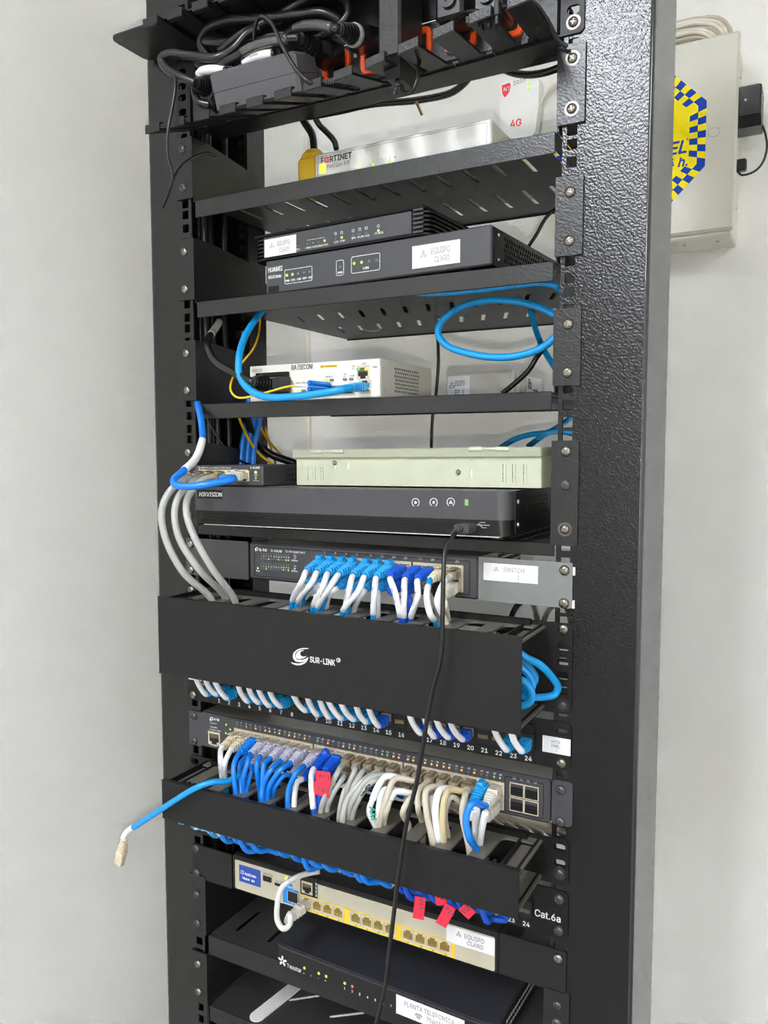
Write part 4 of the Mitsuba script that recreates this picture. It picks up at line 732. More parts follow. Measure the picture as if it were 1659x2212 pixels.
# 48-port switch
g2 = 'network cables of the 48-port switch'
Z2 = 1.0660; YS = -.0056; ZU, ZL = 1.1105, 1.0965
def s7(u, v, y): return (440+.217*u, 1560+.217*v, y)
def s8(u, v, y): return (780+u*.20494, 1580+v*.20494, y)
T2 = [  # column, row(1 upper), plug, cord material, radius, way, dive pixel, sleeve, text, sleeve material, words
    (0, 1, 'beige', 'm_cyan', .0027, [s7(168, 380, -.052)], s7(190, 600, 0), (.22, .8), 'SW2 PT7', 'm_paper', 'cyan cable with white sleeve and beige plug'),
    (1, 1, 'beige', 'm_cyan', .0027, [s7(215, 400, -.050)], s7(215, 590, 0), (.22, .8), 'SW2 PT5', 'm_paper', 'cyan cable with white sleeve and beige plug'),
    (2, 1, 'blue', 'm_blue', .0030, [s7(300, 430, -.055)], s7(320, 710, 0), None, None, None, 'blue cable with blue boot'),
    (3, 1, 'clear', 'm_blue', .0030, [s7(440, 400, -.050), s7(395, 560, -.055)], s7(405, 690, 0), None, None, None, 'blue cable with clear plug'),
    (4, 1, 'clear', 'm_blue', .0030, [s7(530, 420, -.052)], s7(560, 700, 0), None, None, None, 'blue cable with clear plug'),
    (5, 1, 'clear', 'm_blue', .0030, [s7(600, 420, -.052), s7(590, 560, -.056)], s7(585, 780, 0), None, None, None, 'blue cable with clear plug'),
    (6, 1, 'clear', 'm_blue', .0030, [s7(670, 480, -.054), s7(590, 640, -.058)], s7(578, 785, 0), None, None, None, 'blue cable with clear plug'),
    (7, 1, 'clear', 'm_blue', .0030, [s7(770, 470, -.054), s7(665, 620, -.058)], s7(640, 765, 0), None, None, None, 'blue cable with clear plug'),
    (8, 1, 'clear', 'm_blue', .0030, [s7(920, 510, -.055), s7(845, 680, -.058)], s7(838, 845, 0), None, None, None, 'blue cable with clear plug'),
    (9, 1, 'navyball', 'm_navy', .0028, [s7(1070, 560, -.052)], s7(1095, 910, 0), (.22, .74), 'PP1 PT21', 'm_paper', 'dark blue cable with white sleeve and round latch'),
    (10, 1, 'navyball' if False else 'navy', 'm_navy', .0028, [s7(1195, 560, -.050)], s7(1140, 880, 0), None, 'P21', None, 'dark blue cable with red flag labels'),
    (2, 0, 'blue', 'm_blue', .0029, [s7(360, 470, -.042)], s7(375, 700, 0), None, None, None, 'blue cable with blue boot'),
    (3, 0, 'clear', 'm_blue', .0029, [s7(480, 470, -.042)], s7(425, 690, 0), None, None, None, 'blue cable with clear plug'),
    (5, 0, 'clear', 'm_blue', .0029, [s7(620, 520, -.044)], s7(630, 770, 0), None, None, None, 'blue cable with clear plug'),
    (7, 0, 'clear', 'm_blue', .0029, [s7(800, 530, -.048), s7(715, 640, -.054)], s7(690, 745, 0), None, None, None, 'blue cable with clear plug'),
    (8, 0, 'navy', 'm_blue', .0028, [s7(930, 600, -.046)], s7(900, 835, 0), (.3, .95), None, 'm_paper', 'blue cable with white sleeve'),
    (9, 0, 'navy', 'm_navy', .0028, [s7(1130, 620, -.042)], s7(1120, 880, 0), None, None, None, 'dark blue cable'),
    (10, 0, 'navy', 'm_navy', .0028, [s7(1240, 600, -.042)], s7(1150, 870, 0), None, None, None, 'dark blue cable'),
    (11, 1, 'bare', 'm_greycord', .0031, [s7(1340, 490, -.040), s7(1215, 730, -.054)], s7(1165, 895, 0), None, None, None, 'grey cable with clear plug'),
    (12, 1, 'bare', 'm_greycord', .0031, [s7(1505, 480, -.036), s7(1440, 640, -.045)], s7(1410, 900, 0), None, None, None, 'grey cable with clear plug'),
    (13, 1, 'bare', 'm_greycord', .0031, [s7(1570, 510, -.038), s7(1490, 650, -.050)], s7(1480, 880, 0), None, None, None, 'grey cable with clear plug'),
    (14, 1, 'bare', 'm_greycord', .0031, [s7(1600, 570, -.042), s7(1430, 770, -.056)], s7(1380, 1000, 0), None, None, None, 'grey cable with clear plug'),
    (15, 1, 'bare', 'm_greycord', .0031, [s8(100, 480, -.040), s8(-60, 680, -.055)], s7(1430, 965, 0), None, None, None, 'grey cable with clear plug'),
    (11, 0, 'bare', 'm_greycord', .0031, [s7(1390, 550, -.036), s7(1275, 730, -.050)], s7(1225, 885, 0), None, None, None, 'grey cable with clear plug'),
    (12, 0, 'bare', 'm_greycord', .0031, [s7(1420, 640, -.038)], s7(1350, 935, 0), None, None, None, 'grey cable with clear plug'),
    (15, 0, 'bare', 'm_greycord', .0031, [s8(160, 510, -.038), s8(20, 640, -.050)], s7(1470, 965, 0), None, None, None, 'grey cable with black rings'),
    (16, 1, 'bare', 'm_whitecord', .0031, [s8(255, 480, -.036), s8(120, 720, -.052), s8(85, 850, -.058)], s8(150, 1005, 0), (.12, .52), None, 'm_white', 'white cable with green marks'),
    (17, 1, 'bare', 'm_beigecord', .0033, [s8(360, 500, -.036), s8(265, 720, -.050)], s8(190, 1000, 0), None, None, None, 'beige cable'),
    (16, 0, 'bare', 'm_whitecord', .0030, [s8(240, 620, -.040), s8(190, 790, -.050)], s8(185, 1000, 0), (.2, .75), None, 'm_white', 'white cable'),
    (17, 0, 'bare', 'm_beigecord', .0031, [s8(360, 640, -.040), s8(265, 850, -.052)], s8(240, 980, 0), (.16, .5), None, 'm_paper', 'beige cable with white sleeve'),
    (18, 0, 'bare', 'm_beigecord', .0032, [s8(530, 700, -.042), s8(440, 850, -.052)], s8(500, 990, 0), None, None, None, 'beige cable'),
    (18, 1, 'bare', 'm_beigecord', .0032, [s8(600, 640, -.040), s8(600, 800, -.046)], s8(640, 950, 0), None, None, None, 'beige cable'),
    (19, 1, 'bare', 'm_beigecord', .0034, [s8(690, 620, -.040), s8(690, 850, -.050)], s8(755, 1170, 0), None, None, None, 'beige cable'),
    (20, 1, 'bare', 'm_beigecord', .0032, [s8(830, 620, -.040), s8(785, 800, -.050)], s8(815, 1160, 0), (.25, .8), None, 'm_white', 'beige cable with long white sleeve'),
    (21, 1, 'bare', 'm_yellowcord', .0034, [s8(925, 620, -.038), s8(865, 800, -.050)], s8(870, 1160, 0), None, None, None, 'yellowed cable'),
    (22, 1, 'bare', 'm_beigecord', .0033, [s8(1095, 680, -.038), s8(1065, 860, -.046)], s8(1140, 1245, 0), None, None, None, 'beige cable'),
    (19, 0, 'bare', 'm_whitecord', .0030, [s8(735, 700, -.036)], s8(790, 1120, 0), None, None, None, 'white cable'),
    (21, 0, 'bare', 'm_beigecord', .0030, [s8(950, 690, -.036), s8(885, 860, -.042)], s8(915, 1110, 0), None, None, None, 'beige cable'),
    (22, 0, 'cyanlow', 'm_cyan', .0028, [s8(1200, 820, -.044)], s8(1200, 1140, 0), (.2, .85), 'SW2 PT23', 'm_paper', 'cyan cable with white sleeve'),
    (22.6, 1, 'cyan', 'm_cyan', .0028, [s8(1215, 800, -.044)], s8(1190, 1130, 0), (.3, .9), 'SW2 PT3', 'm_paper', 'cyan cable with cyan boot and latch cover'),
    (23, 1, 'white', 'm_blue', .0034, [s8(1170, 760, -.058), s8(1105, 920, -.064), s8(1140, 1120, -.066)], s8(1215, 1250, 0), None, None, None, 'thick blue cable with white boot'),
    (23, 0, 'white', 'm_offwhite', .0030, [s8(1310, 860, -.046)], s8(1250, 1190, 0), (.12, .8), 'SW2 PT24', 'm_paper', 'off-white cable with ribbed white boot'),
]
rows = {1: 'upper', 0: 'lower'}
for col, row, pl, m, r, way, end, sl, tx, slm, words in T2:
    if col == 22.6: x = PC[22]+.0010; row_z = ZU
    else: x = PC[int(col)]; row_z = ZU if row else ZL
    if col == 22 and row == 1: x = PC[21]+.0125 if False else PC[22]-.011
    if col in (19, 20, 21) : x = PC[int(col)]
    c = cord(f'{words}, {ORD[min(int(col), 23)]} {rows[row]} port of 48-port switch', x, row_z, YS, pl, W(*way)+into(end[0], end[1], Z2), r, m, g2, sl, -10. if pl != 'bare' else -4., 0., row == 0, tx, slm or 'm_paper')
    if words.endswith('red flag labels'):
        for k, (u, v, w, h) in enumerate(((1190, 555, .0180, .0145), (1172, 670, .0180, .0140))):
            p = at(*s7(u, v, 0)[:2], y=-.056)
            f = add('flag_label', mv(bx(-w/2, w/2, -.0005, .0005, -h/2, h/2), *p, rz=4, ry=5 if k else -4), 'm_red', c, label='red flag label')
            add('lettering', mv(textf(('P21', 'P20')[k], .0048, -.0045, -.0015, -.0006, False), *p, rz=4, ry=5 if k else -4), 'm_ink', f)
    if words.endswith('black rings'):
        for u, v in ((40, 615), (15, 645), (70, 590)):
            p = at(*s8(u, v, 0)[:2], y=-.0515); add('ring_mark', mv(lathe([(.0029, -.0006), (.0037, -.0006), (.0037, .0006), (.0029, .0006)], 14), *p, ry=-40, rx=30), 'm_ink', c)
    if words.endswith('green marks'):
        p = at(*s8(92, 830, 0)[:2], y=-.0625); add('green_mark', mv(textf('AM', .0065, -.004, 0, 0, True), *p, ry=80), 'm_greenink', c)
mat('m_greenink', (.01, .22, .17), .5)
# patch panel 1: cords rise from the plugs into the tall manager
g3 = 'network cables of the upper patch panel'
for i in range(24):
    if i in (3, 15, 20, 21): continue
    m, pl, col = (('m_cyan', 'cyanshort', 'cyan') if i < 14 or i > 21 else ('m_navy', 'navyshort', 'dark blue'))
    x = NX[i]; rng = np.random.default_rng(i); j = rng.uniform(-.003, .003)
    way = [(x-.0030+j*.4, -.0330, 1.1720), (x-.0070+j, -.0370, 1.1860), (x-.0110+j, -.0400, 1.2020), (x-.0130+j, -.0420, 1.2200)]
    cord(f'{col} network cable with white sleeve in the {ORD[i]} socket of upper patch panel', x, 1.1640, -.0050, pl, way, .0027, m, g3, (.12, .98), -3.+rng.uniform(-4, 4), 7., True, ('SW1 PT%d' % (i+1)))
# patch panel 2: blue cords dip below the low manager and turn up into it
g4 = 'network cables of the lower patch panel'
for i in range(23):
    x = NX[i]; rng = np.random.default_rng(50+i); j = rng.uniform(-.003, .003)
    if i < 4: m, pl, col = 'm_cyan', 'beige', 'cyan'
    elif i < 16: m, pl, col = 'm_blue', 'clear', 'blue'
    else: m, pl, col = 'm_navy', 'navy', 'dark blue'
    zl = (1.0005 if i > 3 else 1.010)+rng.uniform(-.0045, .0045); k = rng.uniform(.3, 1.25)
    way = [(x-.004, -.0440, zl+.001), (x-.0045-.006*k+j, -.0540, zl+.003), (x-.0060-.010*k+j, -.0590, 1.0140), (x-.0065-.012*k+j, -.0560, 1.0330)]
    c = cord(f'{col} network cable looping from the {ORD[i]} socket of lower patch panel', x, .9985, -.0050, pl, way, .0031, m, g4, (.30, .75) if i < 4 else (.02, .28) if i in (6, 9, 11, 14) else None, -2.+rng.uniform(-6, 6), 8., True)
    if i in (16, 18, 19, 20):
        p = at(*{16: (907, 1950), 18: (952, 1940), 19: (968, 1968), 20: (1008, 1967)}[i], y=-.063)
        f = add('flag_label', mv(bx(-.0055, .0055, -.0004, .0004, -.0170 if i in (16, 19) else -.007, .006), *p, ry={16: 6, 18: -10, 19: 25, 20: -50}[i], rz=15), 'm_red', c, label='red flag label')
        add('lettering', mv(textf('P%d' % (i+5), .0042, -.004, -.001, -.0005), *p, ry={16: 80, 18: 10, 19: 40, 20: -50}[i], rz=15), 'm_ink', f)
# ---------------------------------------------------------------- open cable tray and power strip at the top of the rack
K0, K1 = 1.8276, 1.9160
def sag(V):
    x, y = V[:, 0], V[:, 1]
    zf = np.interp(x, [-.215, -.05, 0, .05, .1, .15, .215], [-.0300, -.0300, -.0280, -.0235, -.0165, -.0095, -.0020]); zb = np.interp(x, [-.215, .05, .22], [-.001, -.0045, 0])
    f = np.clip(-y/.075, 0, 1.1); return zb+(zf-zb)*f
def droop(m, n=1):
    m = m.copy()
    v, f = trimesh.remesh.subdivide_to_size(m.vertices, m.faces, .022, max_iter=6); m = trimesh.Trimesh(v, f, process=False)
    m.vertices[:, 2] += sag(m.vertices); return m
tr0 = thing('open_cable_manager', 'open black cable manager without its cover, its lower fingers sagging under power bricks, at the top', 'cable manager')
labels[tr0]['label'] = 'open black cable manager with sagging lower fingers full of power bricks'
ov = [K0+.0098+.0172*k for k in range(1, 5)]
hl = unary_union([rrect(s*.2325-.006, s*.2325+.006, z-.0040, z+.0040, .0038) for s in (-1, 1) for z in (1.8487, 1.8650, 1.8780, 1.8940)])
add('back_plate', fr(rrect(-.2420, .2425, K0, K1, .005).difference(hl).difference(sbox(-.2205, K0+.002, .2205, 1.8745)), -.002, .002), 'm_black', tr0)
CX = [-.207+.0345*k for k in range(13)]
cut = unary_union([Polygon([(c+.0172-.0068, -.09), (c+.0172+.0068, -.09), (c+.0172+.0068, -.016), (c+.0172+.003, -.011), (c+.0172-.003, -.011), (c+.0172-.0068, -.016)]) for c in CX[:-1]])
for zt, nme, sg in ((K0, 'lower_finger_plate', 1), (K1-.002, 'upper_finger_plate', 0)):
    pl = flat(sbox(-.2170, -.0785, .2170, -.001).difference(cut), zt+.0012, .0024)
    add(nme, droop(pl) if sg else pl, 'm_black', tr0)
    for c in CX:
        s_ = 1 if sg else -1
        head = cat_([bx(c-.0103, c+.0103, -.0792, -.0766, *sorted((zt-.001*s_, zt+.0075*s_)), .0006), bx(c-.0103, c+.0103, -.0792, -.0720, *sorted((zt+.0062*s_, zt+.0082*s_)), .0006)])
        add('finger_clip', droop(head) if sg else head, 'm_powder', tr0)
add('rear_ladder', droop(cat_([bx(-.2, .215, -.006, -.005, K0-.003, K0-.001)]+[bx(-.2+.04*k, -.199+.04*k, -.012, -.005, K0-.003, K0-.001) for k in range(11)])), 'm_black', tr0)
screw(tr0, .2325, 1.8378, -.002, 'washer', 10); screw(tr0, -.2325, 1.8378, -.002, 'nickel', 40); screw(tr0, .2325, 1.9080, -.002, 'washer', 30)
pd = thing('power_strip', 'black rack power strip with orange sockets behind the open cable manager', 'power strip')
add('body', bx(-.2190, .2190, -.0010, .0480, 1.8300, 1.8740, .002), 'm_powder', pd)
OX = [-.160+.047*k for k in range(8)]
for x in OX:
    k = add('socket', fr(rrect(x-.0165, x+.0165, 1.8375, 1.8685, .007).difference(rrect(x-.0115, x+.0115, 1.8425, 1.8635, .004)), -.0050, .0042), 'm_orange', pd, label='orange socket')
    add('well', bx(x-.0115, x+.0115, -.0012, -.0010, 1.8425, 1.8635), 'm_hole', k)
for x in (-.0050, .0035, .0890, .0990, -.0990, -.0890): add('rivet', disc(x, 1.8600, -.0010, .0024, .0016), 'm_steel', pd)
lc = thing('loose_cover_panel', 'loose flat black cover panel with rounded corners lying on the open cable manager', 'cover panel')
add('panel', mv(cat_([ext(Polygon([(-.275, -.060)]).buffer(.001) if False else rrect(-.2850, .165, -.0640, .0, .012), .0018)]), 0, 0, 1.9180), 'm_powder', lc)
def power_plug(label, A, B, w=.017, disc_=True, sock=None):
    "strain relief at A, flange, moulded block reaching the socket at B"
    t = thing('power_plug', label, 'power plug')
    A, B = np.array(A, float), np.array(B, float); L = np.linalg.norm(B-A); z = (B-A)/L
    x = np.cross([0, 0, 1.], z); x /= np.linalg.norm(x); M = np.eye(4); M[:3, 0], M[:3, 1], M[:3, 2], M[:3, 3] = x, np.cross(z, x), z, A
    ribs = [lathe([(0, 0), (.0050, 0), (.0050, .42*L), (0, .42*L)], 14)]
    for i in range(5): h = .03*L+i*.078*L; r = .0062+.0009*i; ribs.append(lathe([(0, h), (r, h), (r, h+.045*L), (0, h+.045*L)], 16))
    add('strain_relief', cat_(ribs), 'm_cord', t, 30, M)
    if disc_: add('flange', lathe([(0, .43*L), (.0112, .43*L), (.0112, .49*L), (0, .49*L)], 20), 'm_greybrick' if 'left of' in label else 'm_flange', t, 30, M)
    add('body', trimesh.Trimesh([(sx*w*k, sy*w*.66*k, h) for sx in (-.5, .5) for sy in (-.5, .5) for k, h in ((.75, .47*L), (1.15, .62*L), (1.25, .98*L))]).convex_hull, 'm_cord', t, False, M)
    return t
def wire(name, label, cat, pts, r, m, sl=None, group=None, slm='m_paper', text=None, sides=10):
    t = thing(name, label, cat, group); path = spline(pts, 8)
    if sl is None: del labels[t]; used.discard(t); k = add(name, sweep(path, r, sides), m, None, True, label=label, cat=cat, group=group); return k
    add('sheath', sweep(path, r, sides), m, t, True); sleeve(t, path, sl[0], sl[1], r, slm, text); return t
power_plug('black power plug seated in an orange socket right of the grey power brick', at(645, 82, y=-.062), at(724, 128, y=-.006), .022, False)
power_plug('black power plug with a grey flange beside the tall black adapter', at(730, 62, y=-.070), at(803, 92, y=-.012), .022)
power_plug('black power plug with a grey flange left of the power brick', at(422, 178, y=-.070), at(478, 205, y=-.030), .022)
power_plug('black power plug half hidden above the power brick', at(592, 115, y=-.060), at(640, 135, y=-.010), .018, False)
power_plug('black power plug with a clear sleeved cord above the left end of the power brick', at(492, 152, y=-.062), at(545, 165, y=-.008), .018, False)
power_plug('black plug low at the left end of the power brick', at(452, 226, y=-.058), at(486, 224, y=-.045), .016, False)
def PW(*p): return W(*p)
cg = 'black power cords in the open cable manager'
wire('power_cable', 'thick black power cord curling round the left end of the open cable manager', 'power cord', PW((424, 180, -.070), (395, 168, -.074), (360, 148, -.076), (349, 128, -.076), (362, 117, -.075), (410, 120, -.070), (470, 124, -.066), (505, 105, -.058), (535, 72, -.052), (562, 60, -.045)), .0048, 'm_cord')
wire('power_cable', 'black power cord with a clear sleeve running to the plug beside the orange socket', 'power cord', PW((425, 138, -.055), (460, 143, -.060), (500, 128, -.064), (545, 102, -.066), (600, 87, -.066), (647, 82, -.062)), .0046, 'm_cord', (.50, .92), None, 'm_clearsleeve')
wire('power_cable', 'thick black power cord making the tallest loop above the power brick', 'power cord', PW((452, 122, -.030), (434, 95, -.036), (445, 65, -.040), (490, 44, -.044), (560, 40, -.046), (640, 32, -.046), (700, 28, -.042), (735, 45, -.035)), .0050, 'm_cord')
wire('power_cable', 'black power cord lying flat inside the tallest loop', 'power cord', PW((440, 88, -.040), (480, 91, -.044), (520, 90, -.044), (570, 80, -.036), (640, 70, -.03)), .0046, 'm_cord')
wire('power_cable', 'black power cord rising steeply to the top edge of the picture', 'power cord', PW((475, 112, -.05), (520, 75, -.05), (580, 45, -.044), (640, 12, -.04), (720, -40, -.036)), .0046, 'm_cord')
wire('power_cable', 'black power cord curving round left of the tall black adapter', 'power cord', PW((600, 55, -.03), (650, 12, -.03), (705, -12, -.032), (745, 0, -.034), (752, 28, -.036), (735, 52, -.038), (700, 75, -.036), (660, 95, -.034)), .0042, 'm_cord')
wire('power_cable', 'black power cord with a clear sleeve over a white label left of the tall adapter', 'power cord', PW((618, 80, -.05), (640, 62, -.058), (680, 54, -.066), (732, 63, -.070)), .0046, 'm_cord', (.3, .95), None, 'm_clearsleeve')
wire('power_cable', 'brown and black cord with a white sleeve printed CLARO2 above the power brick', 'power cord', PW((514, 165, -.05), (520, 145, -.056), (545, 127, -.060), (570, 119, -.062), (596, 116, -.060)), .0045, 'm_cord', (.35, .95), None, 'm_paper', 'CLARO2')
wire('power_cable', 'black cord with a plain white sleeve beside the grey flanged plug', 'power cord', PW((428, 165, -.06), (436, 155, -.062), (460, 150, -.064), (494, 155, -.062)), .0042, 'm_cord', (.1, .92))
wire('power_cable', 'black power cord turning under the left plug into the power brick', 'power cord', PW((430, 150, -.050), (420, 190, -.058), (430, 220, -.062), (455, 227, -.058)), .0042, 'm_cord')
wire('thin_cable', 'thin black twin cord arching over the power brick', 'cord', PW((549, 92, -.060), (551, 58, -.068), (563, 36, -.076), (585, 48, -.080), (610, 100, -.082), (640, 150, -.082), (670, 178, -.080), (700, 184, -.066)), .0020, 'm_cord')
wire('thin_cable', 'thin black twin cord hanging free down the left post', 'cord', PW((412, 132, -.045), (388, 133, -.060), (377, 150, -.075), (379, 186, -.080), (374, 222, -.082), (364, 275, -.086), (361, 310, -.086), (364, 345, -.084), (373, 378, -.080), (366, 410, -.078), (351, 448, -.074)), .0017, 'm_cord')
wire('thin_cable', 'thin black cord branching from the hanging twin cord into the rack', 'cord', PW((373, 388, -.079), (390, 360, -.060), (415, 342, -.03), (445, 331, .0), (467, 336, .02)), .0015, 'm_cord')
wire('thin_cable', 'thin black cord running from the small clip to the right rail', 'cord', PW((955, 66, -.02), (985, 40, -.045), (1015, 24, -.06), (1050, 26, -.066), (1100, 12, -.06), (1150, 6, -.045), (1180, 40, -.03), (1205, 85, -.014), (1225, 102, -.008)), .0020, 'm_cord')
bk = thing('power_brick', 'large grey-black power brick lying across the sagging fingers', 'power adapter')
BR = trimesh.transformations.translation_matrix((-.0795, -.060, 1.8060))@trimesh.transformations.rotation_matrix(math.radians(20), (1, 0, 0))@trimesh.transformations.rotation_matrix(math.radians(.6), (0, 1, 0))
m = bx(-.054, .054, 0, .042, 0, .0390, .0030)
m.apply_transform(BR); add('case', m, 'm_greybrick', bk)
m = bx(-.0542, .0542, -.0002, .0422, .0195, .0200); m.apply_transform(BR); add('seam', m, 'm_soot', bk)
q = at(700, 180, y=-.030); add('cord_grip', cat_([mv(lathe([(0, i*.0028), (.0030, i*.0028), (.0030, i*.0028+.0019), (0, i*.0028+.0019)], 12), *q, ry=90) for i in range(6)]), 'm_greybrick', bk)
ad = thing('power_adapter', 'tall black power adapter standing in front of the orange sockets', 'power adapter')
add('case', bx(.0615, .0855, -.0600, -.0100, 1.8185, 1.9050, .0025), 'm_powder', ad)
add('lower_taper', trimesh.Trimesh([(x, y, z) for (x, z) in ((.0625, 1.8190), (.0845, 1.8190)) for y in (-.058, -.012)]+[(x, y, 1.8030) for x in (.0665, .0805) for y in (-.05, -.02)]).convex_hull, 'm_black', ad)
add('grip_recess', ring(.0635, .0835, 1.8760, 1.8900, .003, .0007, -.0600), 'm_black', ad)
q = at(862, 168, y=-.045); add('strain_relief', cat_([mv(lathe([(0, -i*.0032), (.0028-.0002*i, -i*.0032), (.0028-.0002*i, -i*.0032-.0021), (0, -i*.0032-.0021)], 12), *q, ry=20) for i in range(5)]), 'm_cord', ad)
wire('thin_cable', 'thin black cord hanging in a small loop below the tall adapter', 'cord', PW((866, 185, -.047), (874, 200, -.05), (890, 197, -.054), (900, 175, -.054), (905, 140, -.05), (912, 110, -.03)), .0018, 'm_cord')
for lab, px, py in (('square black plug with a round screw post in an orange socket at the top right', 980, 14), ('black plug in the last orange socket at the top right', 1062, 4)):
    t = thing('power_plug', lab, 'power plug'); q = at(px, py, y=-.03)
    add('body', bx(q[0]-.014, q[0]+.014, -.042, -.006, q[2]-.016, q[2]+.016, .003), 'm_cord', t); add('cap', mv(toY(lathe([(0, 0), (.0075, 0), (.0075, .003), (.003, .003), (.0028, .001), (0, .001)], 18)), q[0], -.042, q[2]), 'm_cord', t, smooth=30)
t = thing('cable_clip', 'small black plastic clip with three prongs on a thin cord near the right rail', 'cable clip')
q0, q1 = at(1008, 47, y=-.070), at(1082, 25, y=-.070); mid = (q0+q1)/2; L = np.linalg.norm(q1-q0); an = -math.degrees(math.atan2(q1[2]-q0[2], q1[0]-q0[0]))
add('bar', mv(bx(-L/2, L/2, -.004, .004, -.004, .003, .0008), *mid, ry=an), 'm_black', t)
add('hook', mv(bx(L/2-.005, L/2, -.004, .004, .0, .009, .001), *mid, ry=an), 'm_black', t)
for i in range(3): add('prong', mv(bx(-.004+i*.0075, -.0005+i*.0075, -.003, .003, -.011, -.003, .0006), *mid, ry=an), 'm_black', t)
# cords below the power strip and firewall plug
wire('thin_cable', 'black cord sagging below the power strip in front of the wall', 'cord', PW((600, 235, .06), (650, 252, .08), (720, 243, .10), (800, 226, .10), (905, 216, .10), (975, 200, .10), (1010, 172, .09), (1030, 140, .08)), .0038, 'm_cord')
wire('thin_cable', 'black cord bowed below the right end of the power strip', 'cord', PW((1040, 115, .06), (1085, 148, .07), (1130, 161, .06), (1180, 156, .05), (1235, 135, .045)), .0036, 'm_cord')
t = thing('antenna_lead', 'brass-tipped antenna lead poking down below the power strip', 'antenna lead'); q = at(905, 222, y=.10)
add('tip', mv(lathe([(0, 0), (.0016, 0), (.0016, .016), (0, .016)], 10), *(q+np.array([.004, 0, -.014])), ry=-25), 'm_brass', t); add('collar', mv(lathe([(0, 0), (.0030, 0), (.0030, .006), (0, .006)], 8), *q, ry=-60), 'm_brass', t)
yp = thing('yellow_power_plug', 'yellow plastic power plug standing left of the white firewall', 'power plug')
add('body', cat_([bx(-.1035, -.0745, .045, .075, 1.7455, 1.7900, .004), mv(lathe([(0, 0), (.0145, 0), (.0145, .006), (.009, .012), (0, .012)], 18), -.0890, .06, 1.7870)]), 'm_yellow', yp, 30)
wire('thin_cable', 'black cord rising from the yellow power plug', 'cord', [(-.0890, .06, 1.797), (-.0890, .06, 1.806), (-.0930, .062, 1.8200), (-.1050, .06, 1.8400), (-.112, .07, 1.86)], .0042, 'm_cord')
wire('thin_cable', 'black cord rising behind the left end of the white firewall', 'cord', PW((727, 322, .15), (722, 305, .15), (705, 285, .14), (690, 270, .13), (672, 235, .12), (660, 190, .11)), .0036, 'm_cord')
# ---------------------------------------------------------------- cables inside the left post
for i in range(9):
    rng = np.random.default_rng(300+i); x = -.272+.0052*i+rng.uniform(-.001, .001); y = .030+.008*(i % 4)*1.8
    wire('riser_cable', f'black cable, {ORD[i]} from the left in the bundle climbing inside the left post', 'cable', [(x+rng.uniform(-.004, .004), y+rng.uniform(-.003, .003), z) for z in np.linspace(.62, 1.98, 9)], .0042, 'm_cord', group='black cables climbing inside the left post', sides=8)
for i in range(3): wire('riser_cable', f'{["outer", "middle", "inner"][i]} blue cable inside the left post below the third shelf', 'cable', W((528+13*i-8, 1010, .08), (530+13*i-6, 960, .085), (534+13*i, 910, .09), (538+12*i, 860, .09)), .0038, 'm_blue', group='blue cables inside the left post')
add('side_screen', bx(-.2885, -.2860, .002, .106, .02, 2.05), 'm_soot', rack); add('rear_screen', bx(-.2880, -.2254, .1085, .1100, .02, 2.05), 'm_soot', rack)
for z in (1.648, 1.602): add('cage_nut', bx(-.238, -.227, .0965, .106, z-.0055, z+.0055, .001), 'm_steel', rack)
# ---------------------------------------------------------------- loose cables in front of and behind the shelves
wire('blue_cable', 'cyan cable running under the second shelf to the right rail', 'network cable', W((800, 638, .05), (870, 631, .05), (915, 634, .048), (965, 633, .045), (1040, 626, .04), (1120, 616, .03), (1175, 612, .025), (1208, 622, .03), (1222, 650, .06)), .0030, 'm_cyan')
wire('blue_cable', 'cyan cable in a wide open loop between the second and third shelves', 'network cable', W((1235, 700, .04), (1205, 683, .05), (1160, 662, .055), (1105, 650, .06), (1050, 649, .06), (995, 664, .058), (955, 693, .05), (946, 718, .045), (962, 744, .04), (1010, 763, .035), (1075, 772, .03), (1135, 765, .028), (1180, 745, .028), (1208, 718, .03), (1226, 690, .05)), .0037, 'm_cyan')
wire('blue_cable', 'straight cyan cable behind the right rail above the beige converter', 'network cable', W((1145, 670, .25), (1155, 705, .24), (1172, 750, .22), (1205, 805, .2), (1225, 835, .19)), .0036, 'm_cyan')
wire('blue_cable', 'dark cyan cable leaving to the right over the cream steel box', 'network cable', W((1070, 975, .17), (1110, 950, .17), (1145, 939, .17), (1172, 936, .175), (1200, 932, .19), (1225, 934, .2), (1260, 946, .22)), .0034, 'm_cyan')
wire('blue_cable', 'dark cyan cable climbing to the right over the cream steel box', 'network cable', W((1140, 965, .2), (1175, 940, .2), (1205, 923, .22), (1240, 898, .24), (1275, 875, .26)), .0034, 'm_cyan')
wire('thin_cable', 'thin black cord hanging straight down in front of the wall', 'cord', W((945, 715, .36), (947, 780, .36), (942, 850, .36), (934, 905, .36), (932, 960, .36), (930, 1000, .33)), .0024, 'm_cord')
wire('thin_cable', 'thin black cord slanting up to the right rail beside the dark router', 'cord', W((1140, 535, .2), (1160, 505, .2), (1180, 470, .2), (1205, 448, .2), (1235, 430, .2)), .0020, 'm_cord')
wire('thin_cable', 'black cord curving up to the right past the beige converter', 'cord', W((1085, 850, .12), (1115, 826, .12), (1142, 800, .12), (1162, 768, .12), (1190, 738, .10), (1225, 710, .08)), .0028, 'm_cord')
jy = GY-.0004
t = cord('thick cyan cable sweeping down the left side into the white fibre switch box', PX(1066, 330)[0], PX(1066, 330)[1], GY-.001, 'cyanlow', W((735, 842, -.040), (690, 850, -.044), (640, 856, -.046), (580, 858, -.046), (540, 843, -.044), (518, 812, -.038), (516, 775, -.03), (530, 725, -.005), (552, 690, .02), (575, 660, .05)), .0040, 'm_cyan', None, None, -6., 0., True)
